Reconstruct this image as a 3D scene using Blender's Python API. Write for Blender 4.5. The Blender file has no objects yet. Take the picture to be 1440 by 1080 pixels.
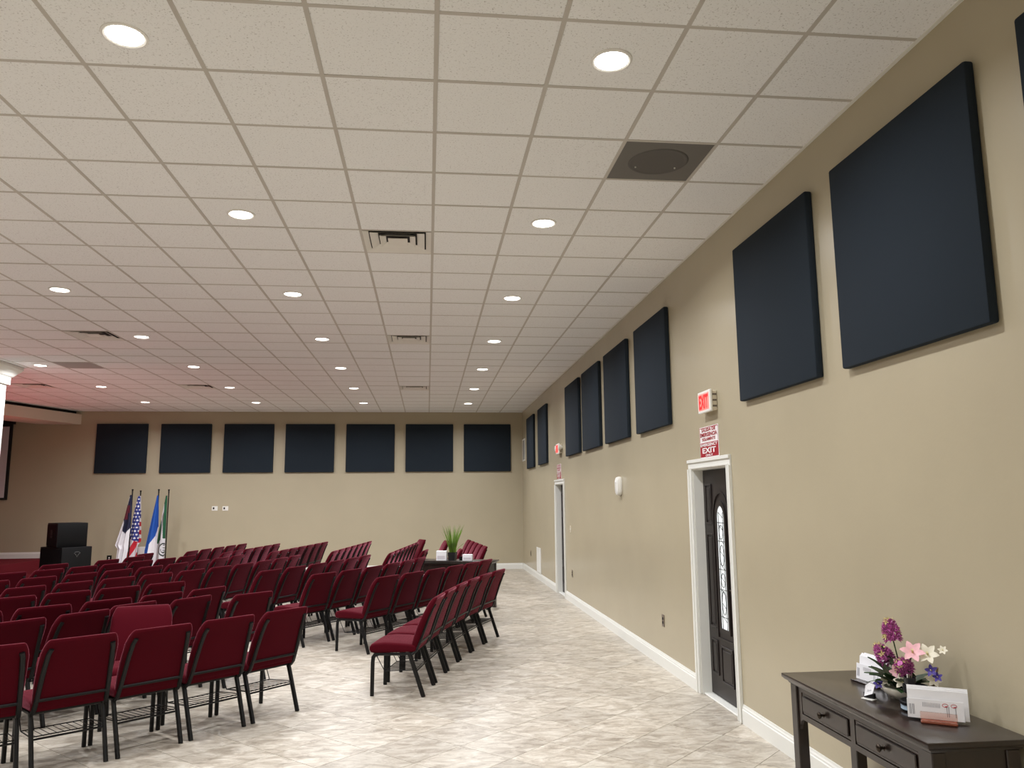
import bpy, bmesh, math, random
from mathutils import Vector, Matrix

# ------------------------------------------------------------------ camera, world, exposure
S = bpy.context.scene
COL = S.collection
R = math.radians
XW, YB, HC, ZC = 2.4586, 20.2905, 4.0055, 1.7297     # right wall, back wall, ceiling, eye height
XL, YF = -14.0, -2.2                                  # far left wall, wall behind the viewpoint
FPX, YAW, PITCH, ROLL = 1098.57, 0.10812, 0.14776, -0.0091
fw = Vector((math.sin(YAW) * math.cos(PITCH), math.cos(YAW) * math.cos(PITCH), math.sin(PITCH)))
r0 = Vector((math.cos(YAW), -math.sin(YAW), 0)); u0 = r0.cross(fw)
rt = r0 * math.cos(ROLL) + u0 * math.sin(ROLL); up = rt.cross(fw)
cam = bpy.data.cameras.new('camera'); cam.sensor_width = 36; cam.lens = FPX / 1440 * 36
cam.clip_start = 0.05; cam.clip_end = 100
co = bpy.data.objects.new('camera', cam); COL.objects.link(co)
M = Matrix.Identity(4)
for k in range(3):
    M[k][0], M[k][1], M[k][2] = rt[k], up[k], -fw[k]
M[2][3] = ZC
co.matrix_world = M
S.camera = co
W = bpy.data.worlds.new('world'); S.world = W; W.use_nodes = True
W.node_tree.nodes['Background'].inputs[0].default_value = (0, 0, 0, 1)
W.node_tree.nodes['Background'].inputs[1].default_value = 0
S.view_settings.view_transform = 'Standard'; S.view_settings.look = 'None'
S.view_settings.exposure = -0.45; S.view_settings.gamma = 1.0; S.view_settings.use_curve_mapping = False
S.cycles.use_denoising = True
S.cycles.max_bounces = 9; S.cycles.diffuse_bounces = 6; S.cycles.glossy_bounces = 4
S.cycles.sample_clamp_indirect = 6
LAMP_W, LAMP_SPREAD = 62.0, 156                       # watts and beam spread of each downlight

def px(p):
    d = Vector(p) - Vector((0, 0, ZC)); z = d.dot(fw)
    if z < 0.1: return None
    return 720 + FPX * d.dot(rt) / z, 540 - FPX * d.dot(up) / z

# ------------------------------------------------------------------ materials
def lin(c):
    return tuple((v / 255 / 12.92 if v / 255 <= 0.04045 else ((v / 255 + 0.055) / 1.055) ** 2.4) for v in c) + (1,)

MATS = {}
def mat(name, rgb, rough=0.6, metal=0.0, var=0.0, scale=20.0, bump=0.0, bscale=200.0, sheen=0.0, coat=0.0, spec=0.5, emit=None, es=0.0, alpha=None, trans=0.0):
    m = bpy.data.materials.new(name); m.use_nodes = True; MATS[name] = m
    nt = m.node_tree; b = nt.nodes['Principled BSDF']; c = lin(rgb)
    b.inputs['Base Color'].default_value = c
    b.inputs['Roughness'].default_value = rough; b.inputs['Metallic'].default_value = metal
    b.inputs['Specular IOR Level'].default_value = spec
    if sheen: b.inputs['Sheen Weight'].default_value = sheen; b.inputs['Sheen Roughness'].default_value = 0.28; b.inputs['Sheen Tint'].default_value = (1, 0.30, 0.40, 1)
    if coat: b.inputs['Coat Weight'].default_value = coat; b.inputs['Coat Roughness'].default_value = 0.12
    if trans: b.inputs['Transmission Weight'].default_value = trans
    if emit: b.inputs['Emission Color'].default_value = lin(emit); b.inputs['Emission Strength'].default_value = es
    tc = nt.nodes.new('ShaderNodeTexCoord')
    if var:
        n = nt.nodes.new('ShaderNodeTexNoise'); n.inputs['Scale'].default_value = scale; n.inputs['Detail'].default_value = 4
        nt.links.new(tc.outputs['Object'], n.inputs['Vector'])
        r = nt.nodes.new('ShaderNodeValToRGB')
        r.color_ramp.elements[0].position = 0.3; r.color_ramp.elements[1].position = 0.7
        r.color_ramp.elements[0].color = tuple(v * (1 - var) for v in c[:3]) + (1,)
        r.color_ramp.elements[1].color = tuple(min(1, v * (1 + var)) for v in c[:3]) + (1,)
        nt.links.new(n.outputs['Fac'], r.inputs['Fac']); nt.links.new(r.outputs['Color'], b.inputs['Base Color'])
    if bump:
        n = nt.nodes.new('ShaderNodeTexNoise'); n.inputs['Scale'].default_value = bscale; n.inputs['Detail'].default_value = 3
        nt.links.new(tc.outputs['Object'], n.inputs['Vector'])
        bp = nt.nodes.new('ShaderNodeBump'); bp.inputs['Strength'].default_value = bump; bp.inputs['Distance'].default_value = 0.004
        nt.links.new(n.outputs['Fac'], bp.inputs['Height']); nt.links.new(bp.outputs['Normal'], b.inputs['Normal'])
    return m

WALL = mat('tan_wall_paint', (175, 165, 140), 0.27, var=0.03, scale=1.2, bump=0.10, bscale=40)
BACKW = mat('tan_wall_paint_far', (175, 165, 140), 0.5, var=0.03, scale=1.2, bump=0.1, bscale=60)
WHITE = mat('white_trim_paint', (226, 226, 219), 0.38)
TBAR = mat('grid_white', (190, 185, 177), 0.5)
GROUT = mat('grout', (120, 108, 94), 0.8)
PLENUM = mat('plenum', (60, 58, 55), 0.9)
FAB = mat('maroon_fabric', (70, 6, 18), 0.9, var=0.10, scale=260, bump=0.25, bscale=900, sheen=0.6, spec=0.08)
BLACKM = mat('black_metal', (9, 9, 10), 0.45, spec=0.3)
NAVY = mat('navy_panel_cloth', (35, 43, 51), 0.9, var=0.10, scale=400, bump=0.2, bscale=1200, spec=0.2)
ESP = mat('espresso_wood', (34, 23, 18), 0.3, var=0.25, scale=14, coat=0.35)
DOORM = mat('dark_door_paint', (28, 21, 19), 0.42, var=0.12, scale=9)
KNOBM = mat('dark_bronze', (60, 52, 44), 0.25, metal=0.9)
PLASTIC = mat('white_plastic', (232, 231, 224), 0.4)
DIFF = mat('diffuser_white', (226, 223, 216), 0.5)
DUCT = mat('duct_dark', (38, 36, 35), 0.8)
GRILLE = mat('return_grille', (176, 166, 162), 0.6)
SPKG = mat('speaker_tile_grey', (104, 101, 96), 0.6, var=0.06, scale=300)
SPKD = mat('speaker_cone_grey', (88, 85, 81), 0.7)
LENS = mat('lamp_lens', (255, 255, 255), 0.5, emit=(255, 250, 242), es=14.0)
TRIMR = mat('lamp_trim', (235, 234, 230), 0.45)
BLACKP = mat('black_plastic', (8, 8, 9), 0.55, spec=0.2, bump=0.2, bscale=700)
SPKCLOTH = mat('black_grille_cloth', (8, 8, 10), 0.8, spec=0.15, bump=0.3, bscale=1500)
LOGO = mat('logo_silver', (125, 125, 125), 0.35, metal=0.6)
CARPET = mat('maroon_carpet', (104, 30, 38), 0.95, var=0.15, scale=300, bump=0.4, bscale=800, spec=0.1)
SOFF = mat('soffit_paint', (214, 200, 184), 0.6)
SCREEN = mat('screen_white', (205, 200, 205), 0.6)
BLACKF = mat('screen_border', (12, 12, 12), 0.8)
PAPER = mat('white_paper', (236, 236, 238), 0.65)
INK = mat('ink_grey', (120, 118, 126), 0.7)
INKR = mat('ink_red', (176, 40, 52), 0.7)
COPPER = mat('copper_acrylic', (150, 84, 64), 0.25)
SRED = mat('sign_red', (158, 22, 40), 0.4)
SWHITE = mat('sign_white', (236, 233, 232), 0.4)
EXITR = mat('exit_red_glow', (255, 30, 34), 0.4, emit=(255, 22, 28), es=1.6)
EXITG = mat('exit_face', (250, 150, 140), 0.4, emit=(255, 90, 80), es=0.5)
BEIGEP = mat('beige_plastic', (214, 204, 182), 0.45)
OUTLET = mat('grey_plate', (112, 100, 88), 0.45)
GLASSW = mat('lit_door_glass', (235, 238, 236), 0.25, emit=(236, 244, 248), es=0.55)
CAME = mat('lead_came', (34, 32, 32), 0.4, metal=0.5)
POT = mat('black_pot', (20, 21, 21), 0.45)
GRASS = mat('grass_green', (104, 138, 44), 0.55, var=0.5, scale=6)
LEAF = mat('leaf_green', (38, 66, 30), 0.5, var=0.35, scale=30)
LEAFL = mat('leaf_light', (112, 146, 92), 0.5, var=0.25, scale=30)
HYA = mat('hyacinth_purple', (176, 88, 150), 0.6, var=0.5, scale=160)
HYT = mat('hyacinth_tip', (216, 206, 150), 0.6)
PINK = mat('lily_pink', (238, 184, 192), 0.55, var=0.12, scale=40)
VIOLET = mat('violet_blue', (70, 52, 140), 0.6)
CREAM = mat('cream_petal', (232, 226, 206), 0.55)
BOWL = mat('ivory_ceramic', (236, 230, 214), 0.3, coat=0.3)
TINB = mat('label_pale_blue', (170, 190, 204), 0.4)
SMOKE = mat('smoked_acrylic', (24, 24, 27), 0.12, spec=0.6)
ACRYL = mat('clear_acrylic', (246, 222, 212), 0.05, trans=1.0)
TWIG = mat('dry_twig', (132, 108, 78), 0.8)
FWHITE = mat('flag_white', (232, 230, 234), 0.75); FNAVY = mat('flag_navy', (28, 30, 58), 0.75)
FDRED = mat('flag_dark_red', (96, 24, 40), 0.75); FBLUE = mat('flag_blue', (44, 54, 130), 0.75)
FRED = mat('flag_red', (206, 38, 56), 0.75); FAZURE = mat('flag_azure', (22, 80, 168), 0.75)
FGREEN = mat('flag_green', (34, 92, 62), 0.75); FEMB = mat('flag_emblem', (30, 44, 38), 0.75)

def ceiling_tile_mat():
    m = bpy.data.materials.new('ceiling_tile'); m.use_nodes = True
    nt = m.node_tree; b = nt.nodes['Principled BSDF']; b.inputs['Roughness'].default_value = 0.9
    b.inputs['Specular IOR Level'].default_value = 0.15
    g = nt.nodes.new('ShaderNodeNewGeometry')
    n = nt.nodes.new('ShaderNodeTexNoise'); n.inputs['Scale'].default_value = 95; n.inputs['Detail'].default_value = 3; n.inputs['Roughness'].default_value = 0.65
    nt.links.new(g.outputs['Position'], n.inputs['Vector'])
    r = nt.nodes.new('ShaderNodeValToRGB')
    r.color_ramp.elements[0].position = 0.30; r.color_ramp.elements[1].position = 0.42
    r.color_ramp.elements[0].color = lin((190, 189, 186)); r.color_ramp.elements[1].color = lin((238, 239, 239))
    nt.links.new(n.outputs['Fac'], r.inputs['Fac'])
    nt.links.new(r.outputs['Color'], b.inputs['Base Color'])
    bp = nt.nodes.new('ShaderNodeBump'); bp.inputs['Strength'].default_value = 0.35; bp.inputs['Distance'].default_value = 0.003
    nt.links.new(n.outputs['Fac'], bp.inputs['Height']); nt.links.new(bp.outputs['Normal'], b.inputs['Normal'])
    return m
TILE = ceiling_tile_mat()

FT, FO1, FO2 = 0.4572, 2.165, 3.885      # floor tile pitch; offsets of the two 45 degree joint families
def floor_tile_mat():
    m = bpy.data.materials.new('travertine_tile'); m.use_nodes = True
    nt = m.node_tree; b = nt.nodes['Principled BSDF']; N = nt.nodes.new; L = nt.links.new
    g = N('ShaderNodeNewGeometry'); sp = N('ShaderNodeSeparateXYZ'); L(g.outputs['Position'], sp.inputs[0])
    def mth(op, a, b_=None):
        n = N('ShaderNodeMath'); n.operation = op
        for i, v in enumerate((a, b_)):
            if v is None: continue
            if isinstance(v, (int, float)): n.inputs[i].default_value = v
            else: L(v, n.inputs[i])
        return n.outputs[0]
    q = math.sqrt(0.5)
    o1 = mth('MULTIPLY', mth('SUBTRACT', sp.outputs['Y'], sp.outputs['X']), q)
    o2 = mth('MULTIPLY', mth('ADD', sp.outputs['Y'], sp.outputs['X']), q)
    c1 = mth('FLOOR', mth('DIVIDE', mth('SUBTRACT', o1, FO1), FT)); c2 = mth('FLOOR', mth('DIVIDE', mth('SUBTRACT', o2, FO2), FT))
    cb = N('ShaderNodeCombineXYZ'); L(c1, cb.inputs[0]); L(c2, cb.inputs[1])
    wn = N('ShaderNodeTexWhiteNoise'); wn.noise_dimensions = '3D'; L(cb.outputs[0], wn.inputs['Vector'])
    sc_ = N('ShaderNodeVectorMath'); sc_.operation = 'SCALE'; L(wn.outputs['Color'], sc_.inputs[0]); sc_.inputs['Scale'].default_value = 9
    ad = N('ShaderNodeVectorMath'); ad.operation = 'ADD'; L(g.outputs['Position'], ad.inputs[0]); L(sc_.outputs[0], ad.inputs[1])
    st = N('ShaderNodeMapping'); st.inputs['Scale'].default_value = (0.8, 1.5, 1); L(ad.outputs[0], st.inputs['Vector'])
    n1 = N('ShaderNodeTexNoise'); n1.inputs['Scale'].default_value = 8.0; n1.inputs['Detail'].default_value = 9; n1.inputs['Roughness'].default_value = 0.72; n1.inputs['Distortion'].default_value = 0.7
    L(st.outputs[0], n1.inputs['Vector'])
    r = N('ShaderNodeValToRGB'); e = r.color_ramp.elements
    e[0].position = 0.30; e[0].color = lin((128, 118, 103)); e[1].position = 0.70; e[1].color = lin((208, 203, 190))
    k = e.new(0.45); k.color = lin((168, 158, 142)); k = e.new(0.56); k.color = lin((190, 182, 167))
    L(n1.outputs['Fac'], r.inputs['Fac'])
    hs = N('ShaderNodeHueSaturation'); L(r.outputs['Color'], hs.inputs['Color'])
    L(mth('ADD', mth('MULTIPLY', wn.outputs['Value'], 0.22), 0.89), hs.inputs['Value'])
    hs.inputs['Saturation'].default_value = 0.95
    L(hs.outputs['Color'], b.inputs['Base Color'])
    b.inputs['Roughness'].default_value = 0.33; b.inputs['Specular IOR Level'].default_value = 0.42
    rr = N('ShaderNodeMapRange'); rr.inputs[3].default_value = 0.26; rr.inputs[4].default_value = 0.46; L(n1.outputs['Fac'], rr.inputs[0]); L(rr.outputs[0], b.inputs['Roughness'])
    bp = N('ShaderNodeBump'); bp.inputs['Strength'].default_value = 0.12; bp.inputs['Distance'].default_value = 0.003
    L(n1.outputs['Fac'], bp.inputs['Height']); L(bp.outputs['Normal'], b.inputs['Normal'])
    return m
FLOORM = floor_tile_mat()

# ------------------------------------------------------------------ mesh helpers
class MB:
    def __init__(s): s.v = []; s.f = []; s.m = []
    def add(s, vs, fs, mi=0):
        o = len(s.v); s.v += [tuple(p) for p in vs]
        s.f += [tuple(i + o for i in f) for f in fs]; s.m += [mi] * len(fs); return s
    def box(s, x0, x1, y0, y1, z0, z1, mi=0):
        return s.add([(x0, y0, z0), (x1, y0, z0), (x1, y1, z0), (x0, y1, z0), (x0, y0, z1), (x1, y0, z1), (x1, y1, z1), (x0, y1, z1)],
                     [(0, 3, 2, 1), (4, 5, 6, 7), (0, 1, 5, 4), (1, 2, 6, 5), (2, 3, 7, 6), (3, 0, 4, 7)], mi)
    def prism(s, poly, z0, z1, mi=0, fn=None):
        """poly: list of (a,b) counter-clockwise; fn maps (a,b,h) to xyz"""
        fn = fn or (lambda a, b, h: (a, b, h)); n = len(poly)
        vs = [fn(a, b, z0) for a, b in poly] + [fn(a, b, z1) for a, b in poly]
        fs = [tuple(reversed(range(n))), tuple(range(n, 2 * n))] + [(i, (i + 1) % n, n + (i + 1) % n, n + i) for i in range(n)]
        return s.add(vs, fs, mi)
    def tube(s, path, ra, rb=None, n=8, mi=0, side=None):
        """swept elliptic tube; side = reference axis for ra"""
        rb = rb or ra; P = [Vector(p) for p in path]; rings = []
        for i, p in enumerate(P):
            d = (P[min(i + 1, len(P) - 1)] - P[max(i - 1, 0)]).normalized()
            a = Vector(side) if side else (Vector((0, 0, 1)) if abs(d.z) < 0.9 else Vector((1, 0, 0)))
            a = (a - d * a.dot(d)).normalized(); b = d.cross(a)
            rings.append([p + a * ra * math.cos(2 * math.pi * k / n) + b * rb * math.sin(2 * math.pi * k / n) for k in range(n)])
        vs = [q for r_ in rings for q in r_]; fs = []
        for i in range(len(rings) - 1):
            for k in range(n):
                fs.append((i * n + k, i * n + (k + 1) % n, (i + 1) * n + (k + 1) % n, (i + 1) * n + k))
        fs += [tuple(reversed(range(n))), tuple(range((len(rings) - 1) * n, len(rings) * n))]
        return s.add(vs, fs, mi)
    def rings(s, rings, mi=0, cap=True):
        n = len(rings[0]); vs = [q for r_ in rings for q in r_]; fs = []
        for i in range(len(rings) - 1):
            for k in range(n): fs.append((i * n + k, i * n + (k + 1) % n, (i + 1) * n + (k + 1) % n, (i + 1) * n + k))
        if cap: fs += [tuple(reversed(range(n))), tuple(range((len(rings) - 1) * n, len(rings) * n))]
        return s.add(vs, fs, mi)
    def lathe(s, prof, n=20, c=(0, 0, 0), mi=0, fn=None):
        rings = [[(c[0] + r_ * math.cos(2 * math.pi * k / n), c[1] + r_ * math.sin(2 * math.pi * k / n), c[2] + z) for k in range(n)] for r_, z in prof]
        if fn: rings = [[fn(q) for q in r_] for r_ in rings]
        return s.rings(rings, mi)
    def build(s, name, mats, parent=None, smooth=False, bevel=0, seg=1, xf=None, recalc=True):
        me = bpy.data.meshes.new(name); me.from_pydata(s.v, [], s.f)
        mats = mats if isinstance(mats, (list, tuple)) else [mats]
        for m in mats: me.materials.append(m)
        for p, i in zip(me.polygons, s.m): p.material_index = i
        if recalc or bevel:
            bm = bmesh.new(); bm.from_mesh(me)
            bmesh.ops.recalc_face_normals(bm, faces=bm.faces)
            if bevel:
                bmesh.ops.bevel(bm, geom=[e for e in bm.edges if e.is_manifold and e.calc_face_angle(0) > 0.6], offset=bevel, segments=seg, affect='EDGES', profile=0.5, clamp_overlap=True)
            bm.to_mesh(me); bm.free()
        if xf is not None: me.transform(xf)
        if smooth:
            me.shade_smooth() if hasattr(me, 'shade_smooth') else None
            try: me.set_sharp_from_angle(angle=R(42))
            except Exception: pass
        return link(name, me, parent)

def link(name, me, parent=None):
    o = bpy.data.objects.new(name, me); COL.objects.link(o)
    if parent: o.parent = parent
    return o
def tag(o, label, cat, group=None):
    o['label'] = label; o['category'] = cat
    if group: o['group'] = group
    return o
def struct(o): o['kind'] = 'structure'; return o
def thing(name, label, cat, loc=(0, 0, 0), rz=0, group=None):
    o = bpy.data.objects.new(name, None); COL.objects.link(o); o.empty_display_size = 0.1
    o.location = loc; o.rotation_euler = (0, 0, rz)
    return tag(o, label, cat, group)
def copy_tree(o, parent=None):
    c = o.copy(); COL.objects.link(c); c.parent = parent
    for ch in o.children: copy_tree(ch, c)
    return c
def box(name, x0, x1, y0, y1, z0, z1, m, parent=None, bevel=0, seg=2):
    return MB().box(x0, x1, y0, y1, z0, z1).build(name, m, parent, bevel=bevel, seg=seg, smooth=bevel > 0)
def text(name, body, m, parent, fit, depth=0.0015):
    """fit(u,v,d): u,v in 0..1 over the word's box, d outward depth"""
    cu = bpy.data.curves.new(name, 'FONT'); cu.body = body; cu.size = 1; cu.offset = 0.03
    t = bpy.data.objects.new(name, cu); COL.objects.link(t)
    dg = bpy.context.evaluated_depsgraph_get(); me = bpy.data.meshes.new_from_object(t.evaluated_get(dg))
    bpy.data.objects.remove(t); bpy.data.curves.remove(cu)
    xs = [v.co.x for v in me.vertices]; ys = [v.co.y for v in me.vertices]
    x0, x1, y0, y1 = min(xs), max(xs), min(ys), max(ys)
    for v in me.vertices: v.co = fit((v.co.x - x0) / (x1 - x0), (v.co.y - y0) / (y1 - y0), depth)
    me.materials.clear(); me.materials.append(m)
    return link(name, me, parent)
ORD = ['first', 'second', 'third', 'fourth', 'fifth', 'sixth', 'seventh', 'eighth', 'ninth', 'tenth', 'eleventh', 'twelfth']

def clip(poly, x0, x1, y0, y1):
    for ax, lim, sg in ((0, x0, 1), (0, x1, -1), (1, y0, 1), (1, y1, -1)):
        out = []
        for i in range(len(poly)):
            a, b = poly[i], poly[(i + 1) % len(poly)]
            ia, ib = (a[ax] - lim) * sg >= 0, (b[ax] - lim) * sg >= 0
            if ia: out.append(a)
            if ia != ib:
                t = (lim - a[ax]) / (b[ax] - a[ax]); out.append((a[0] + t * (b[0] - a[0]), a[1] + t * (b[1] - a[1])))
        poly = out
        if len(poly) < 3: return []
    return poly
def area_px(pts):
    q = [px(p) for p in pts]
    if any(a is None for a in q): return 0
    cx = sum(a[0] for a in q) / len(q); cy = sum(a[1] for a in q) / len(q)
    if not (-30 < cx < 1470 and -30 < cy < 1110): return 0
    return abs(sum(q[i][0] * q[(i + 1) % len(q)][1] - q[(i + 1) % len(q)][0] * q[i][1] for i in range(len(q)))) / 2

# ------------------------------------------------------------------ structure: floor
floor = struct(MB().box(XL, XW + 0.2, YF, YB + 0.2, -0.2, -0.004).build('floor', GROUT))
q5 = math.sqrt(0.5); g2 = 0.0016
cells = []
for a in range(-40, 48):
    for b in range(-52, 52):
        s0, s1 = FO1 + a * FT + g2, FO1 + (a + 1) * FT - g2
        t0, t1 = FO2 + b * FT + g2, FO2 + (b + 1) * FT - g2
        poly = [((t - s) * q5, (t + s) * q5) for s, t in ((s0, t0), (s0, t1), (s1, t1), (s1, t0))]
        poly = clip(poly, -9.0, XW + 0.13, YF, YB)
        if len(poly) < 3: continue
        A = abs(sum(poly[i][0] * poly[(i + 1) % len(poly)][1] - poly[(i + 1) % len(poly)][0] * poly[i][1] for i in range(len(poly)))) / 2
        if A < 0.002: continue
        cells.append((area_px([(x, y, 0) for x, y in poly]) if min(y for x, y in poly) > 2 else 0, A, poly))
cells.sort(key=lambda c: -c[0])
rest = MB(); full = None
for k, (ap, A, poly) in enumerate(cells):
    if k < 300:
        cx = sum(p[0] for p in poly) / len(poly); cy = sum(p[1] for p in poly) / len(poly)
        if len(poly) == 4 and abs(A - (FT - 2 * g2) ** 2) < 1e-4:
            if full is None: full = MB().prism([(x - cx, y - cy) for x, y in poly], -0.004, 0).build('floor_tile', FLOORM, floor); o = full
            else: o = link('floor_tile', full.data, floor)
        else: o = MB().prism([(x - cx, y - cy) for x, y in poly], -0.004, 0).build('floor_tile', FLOORM, floor)
        o.location = (cx, cy, 0)
    else: rest.prism(poly, -0.004, 0)
rest.build('floor_tiles_beyond', FLOORM, floor)['kind'] = 'stuff'

# ------------------------------------------------------------------ structure: ceiling with grid and tiles
T, GX, GY = 0.6096, 0.0299, 4.0109
ceiling = struct(MB().box(XL, XW + 0.2, YF, YB + 0.2, HC + 0.06, HC + 0.2).build('ceiling', PLENUM))
VENTS = [(-1, 4), (-1, 11), (-1, 19), (-8, 11), (-8, 19), (-13, 19)]
RETURN = [(-10, 15)]; SPEAKER = [(2, 1)]
skip = set(VENTS + RETURN + SPEAKER)
iL = int(math.floor((XL - GX) / T)); jF = int(math.floor((YF - GY) / T)); jB = int(math.ceil((YB - GY) / T))
tiles = []
for i in range(iL, 4):
    for j in range(jF, jB):
        if (i, j) in skip: continue
        x0, x1 = max(GX + i * T + 0.004, XL), min(GX + (i + 1) * T - 0.004, XW); y0, y1 = max(GY + j * T + 0.004, YF), min(GY + (j + 1) * T - 0.004, YB)
        if x1 - x0 < 0.02 or y1 - y0 < 0.02: continue
        tiles.append((area_px([(x0, y0, HC), (x1, y0, HC), (x1, y1, HC), (x0, y1, HC)]) if y0 > 1.2 else 0, x0, x1, y0, y1))
tiles.sort(key=lambda c: -c[0])
rest = MB(); full = None
rnd = random.Random(4)
for k, (ap, x0, x1, y0, y1) in enumerate(tiles):
    w, d = x1 - x0, y1 - y0
    if k < 300:
        if abs(w - T + 0.008) < 1e-6 and abs(d - T + 0.008) < 1e-6:
            if full is None: full = MB().box(-w / 2, w / 2, -d / 2, d / 2, 0.003, 0.018).build('ceiling_tile', TILE, ceiling); o = full
            else: o = link('ceiling_tile', full.data, ceiling)
        else: o = MB().box(-w / 2, w / 2, -d / 2, d / 2, 0.003, 0.018).build('ceiling_tile', TILE, ceiling)
        o.location = ((x0 + x1) / 2, (y0 + y1) / 2, HC + rnd.uniform(-0.0015, 0.0015))
    else: rest.box(x0, x1, y0, y1, HC + 0.003, HC + 0.018)
rest.build('ceiling_tiles_beyond', TILE, ceiling)['kind'] = 'stuff'
for i in range(iL + 1, 4):
    x = GX + i * T; box('main_runner', x - 0.012, x + 0.012, YF, YB, HC, HC + 0.03, TBAR, ceiling)
for j in range(jF + 1, jB):
    y = GY + j * T; box('cross_tee', XL, XW, y - 0.012, y + 0.012, HC + 0.001, HC + 0.029, TBAR, ceiling)
box('wall_angle', XW - 0.024, XW, YF, YB, HC - 0.001, HC + 0.02, WHITE, ceiling)
box('wall_angle', XL, XW - 0.024, YB - 0.024, YB, HC - 0.001, HC + 0.02, TBAR, ceiling)

# ------------------------------------------------------------------ structure: walls
DOORS = [(6.24, 7.10, 2.00), (14.09, 14.95, 2.02)]
wr = MB(); y = YF
for a, b, h in DOORS:
    wr.box(XW, XW + 0.2, y, a, 0, HC + 0.05); wr.box(XW, XW + 0.2, a, b, h, HC + 0.05); y = b
wr.box(XW, XW + 0.2, y, YB + 0.2, 0, HC + 0.05)
struct(wr.build('wall_right', WALL))
struct(box('wall_back', XL, XW, YB, YB + 0.2, 0, HC + 0.05, BACKW))
struct(box('wall_left', XL - 0.2, XL, YF, YB + 0.2, 0, HC + 0.05, BACKW))
struct(box('wall_front', XL, XW, YF - 0.2, YF, 0, HC + 0.05, BACKW))

def base_profile(): return [(0, 0), (0.018, 0), (0.018, 0.105), (0.013, 0.112), (0.013, 0.122), (0.008, 0.132), (0.006, 0.145), (0, 0.145)]
def baseboard(name, pts, inward, z=0):
    """pts: two ends along the wall; inward: unit vector into the room"""
    a, b = Vector(pts[0]), Vector(pts[1]); n = Vector(inward); pr = base_profile()
    vs = [(p.x + n.x * t, p.y + n.y * t, z + h) for p in (a, b) for t, h in pr]
    k = len(pr); fs = [(i, (i + 1) % k, k + (i + 1) % k, k + i) for i in range(k)] + [tuple(range(k)), tuple(range(k, 2 * k))]
    return struct(MB().add(vs, fs).build(name, WHITE))
baseboard('baseboard_right', ((XW, YF), (XW, 6.15)), (-1, 0))
baseboard('baseboard_right', ((XW, 7.19), (XW, 14.0)), (-1, 0))
baseboard('baseboard_right', ((XW, 15.04), (XW, YB)), (-1, 0))
baseboard('baseboard_back', ((-8.98, YB), (XW - 0.02, YB)), (0, -1))
baseboard('baseboard_back', ((XL, YB), (-9.02, YB)), (0, -1), z=0.455)

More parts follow.
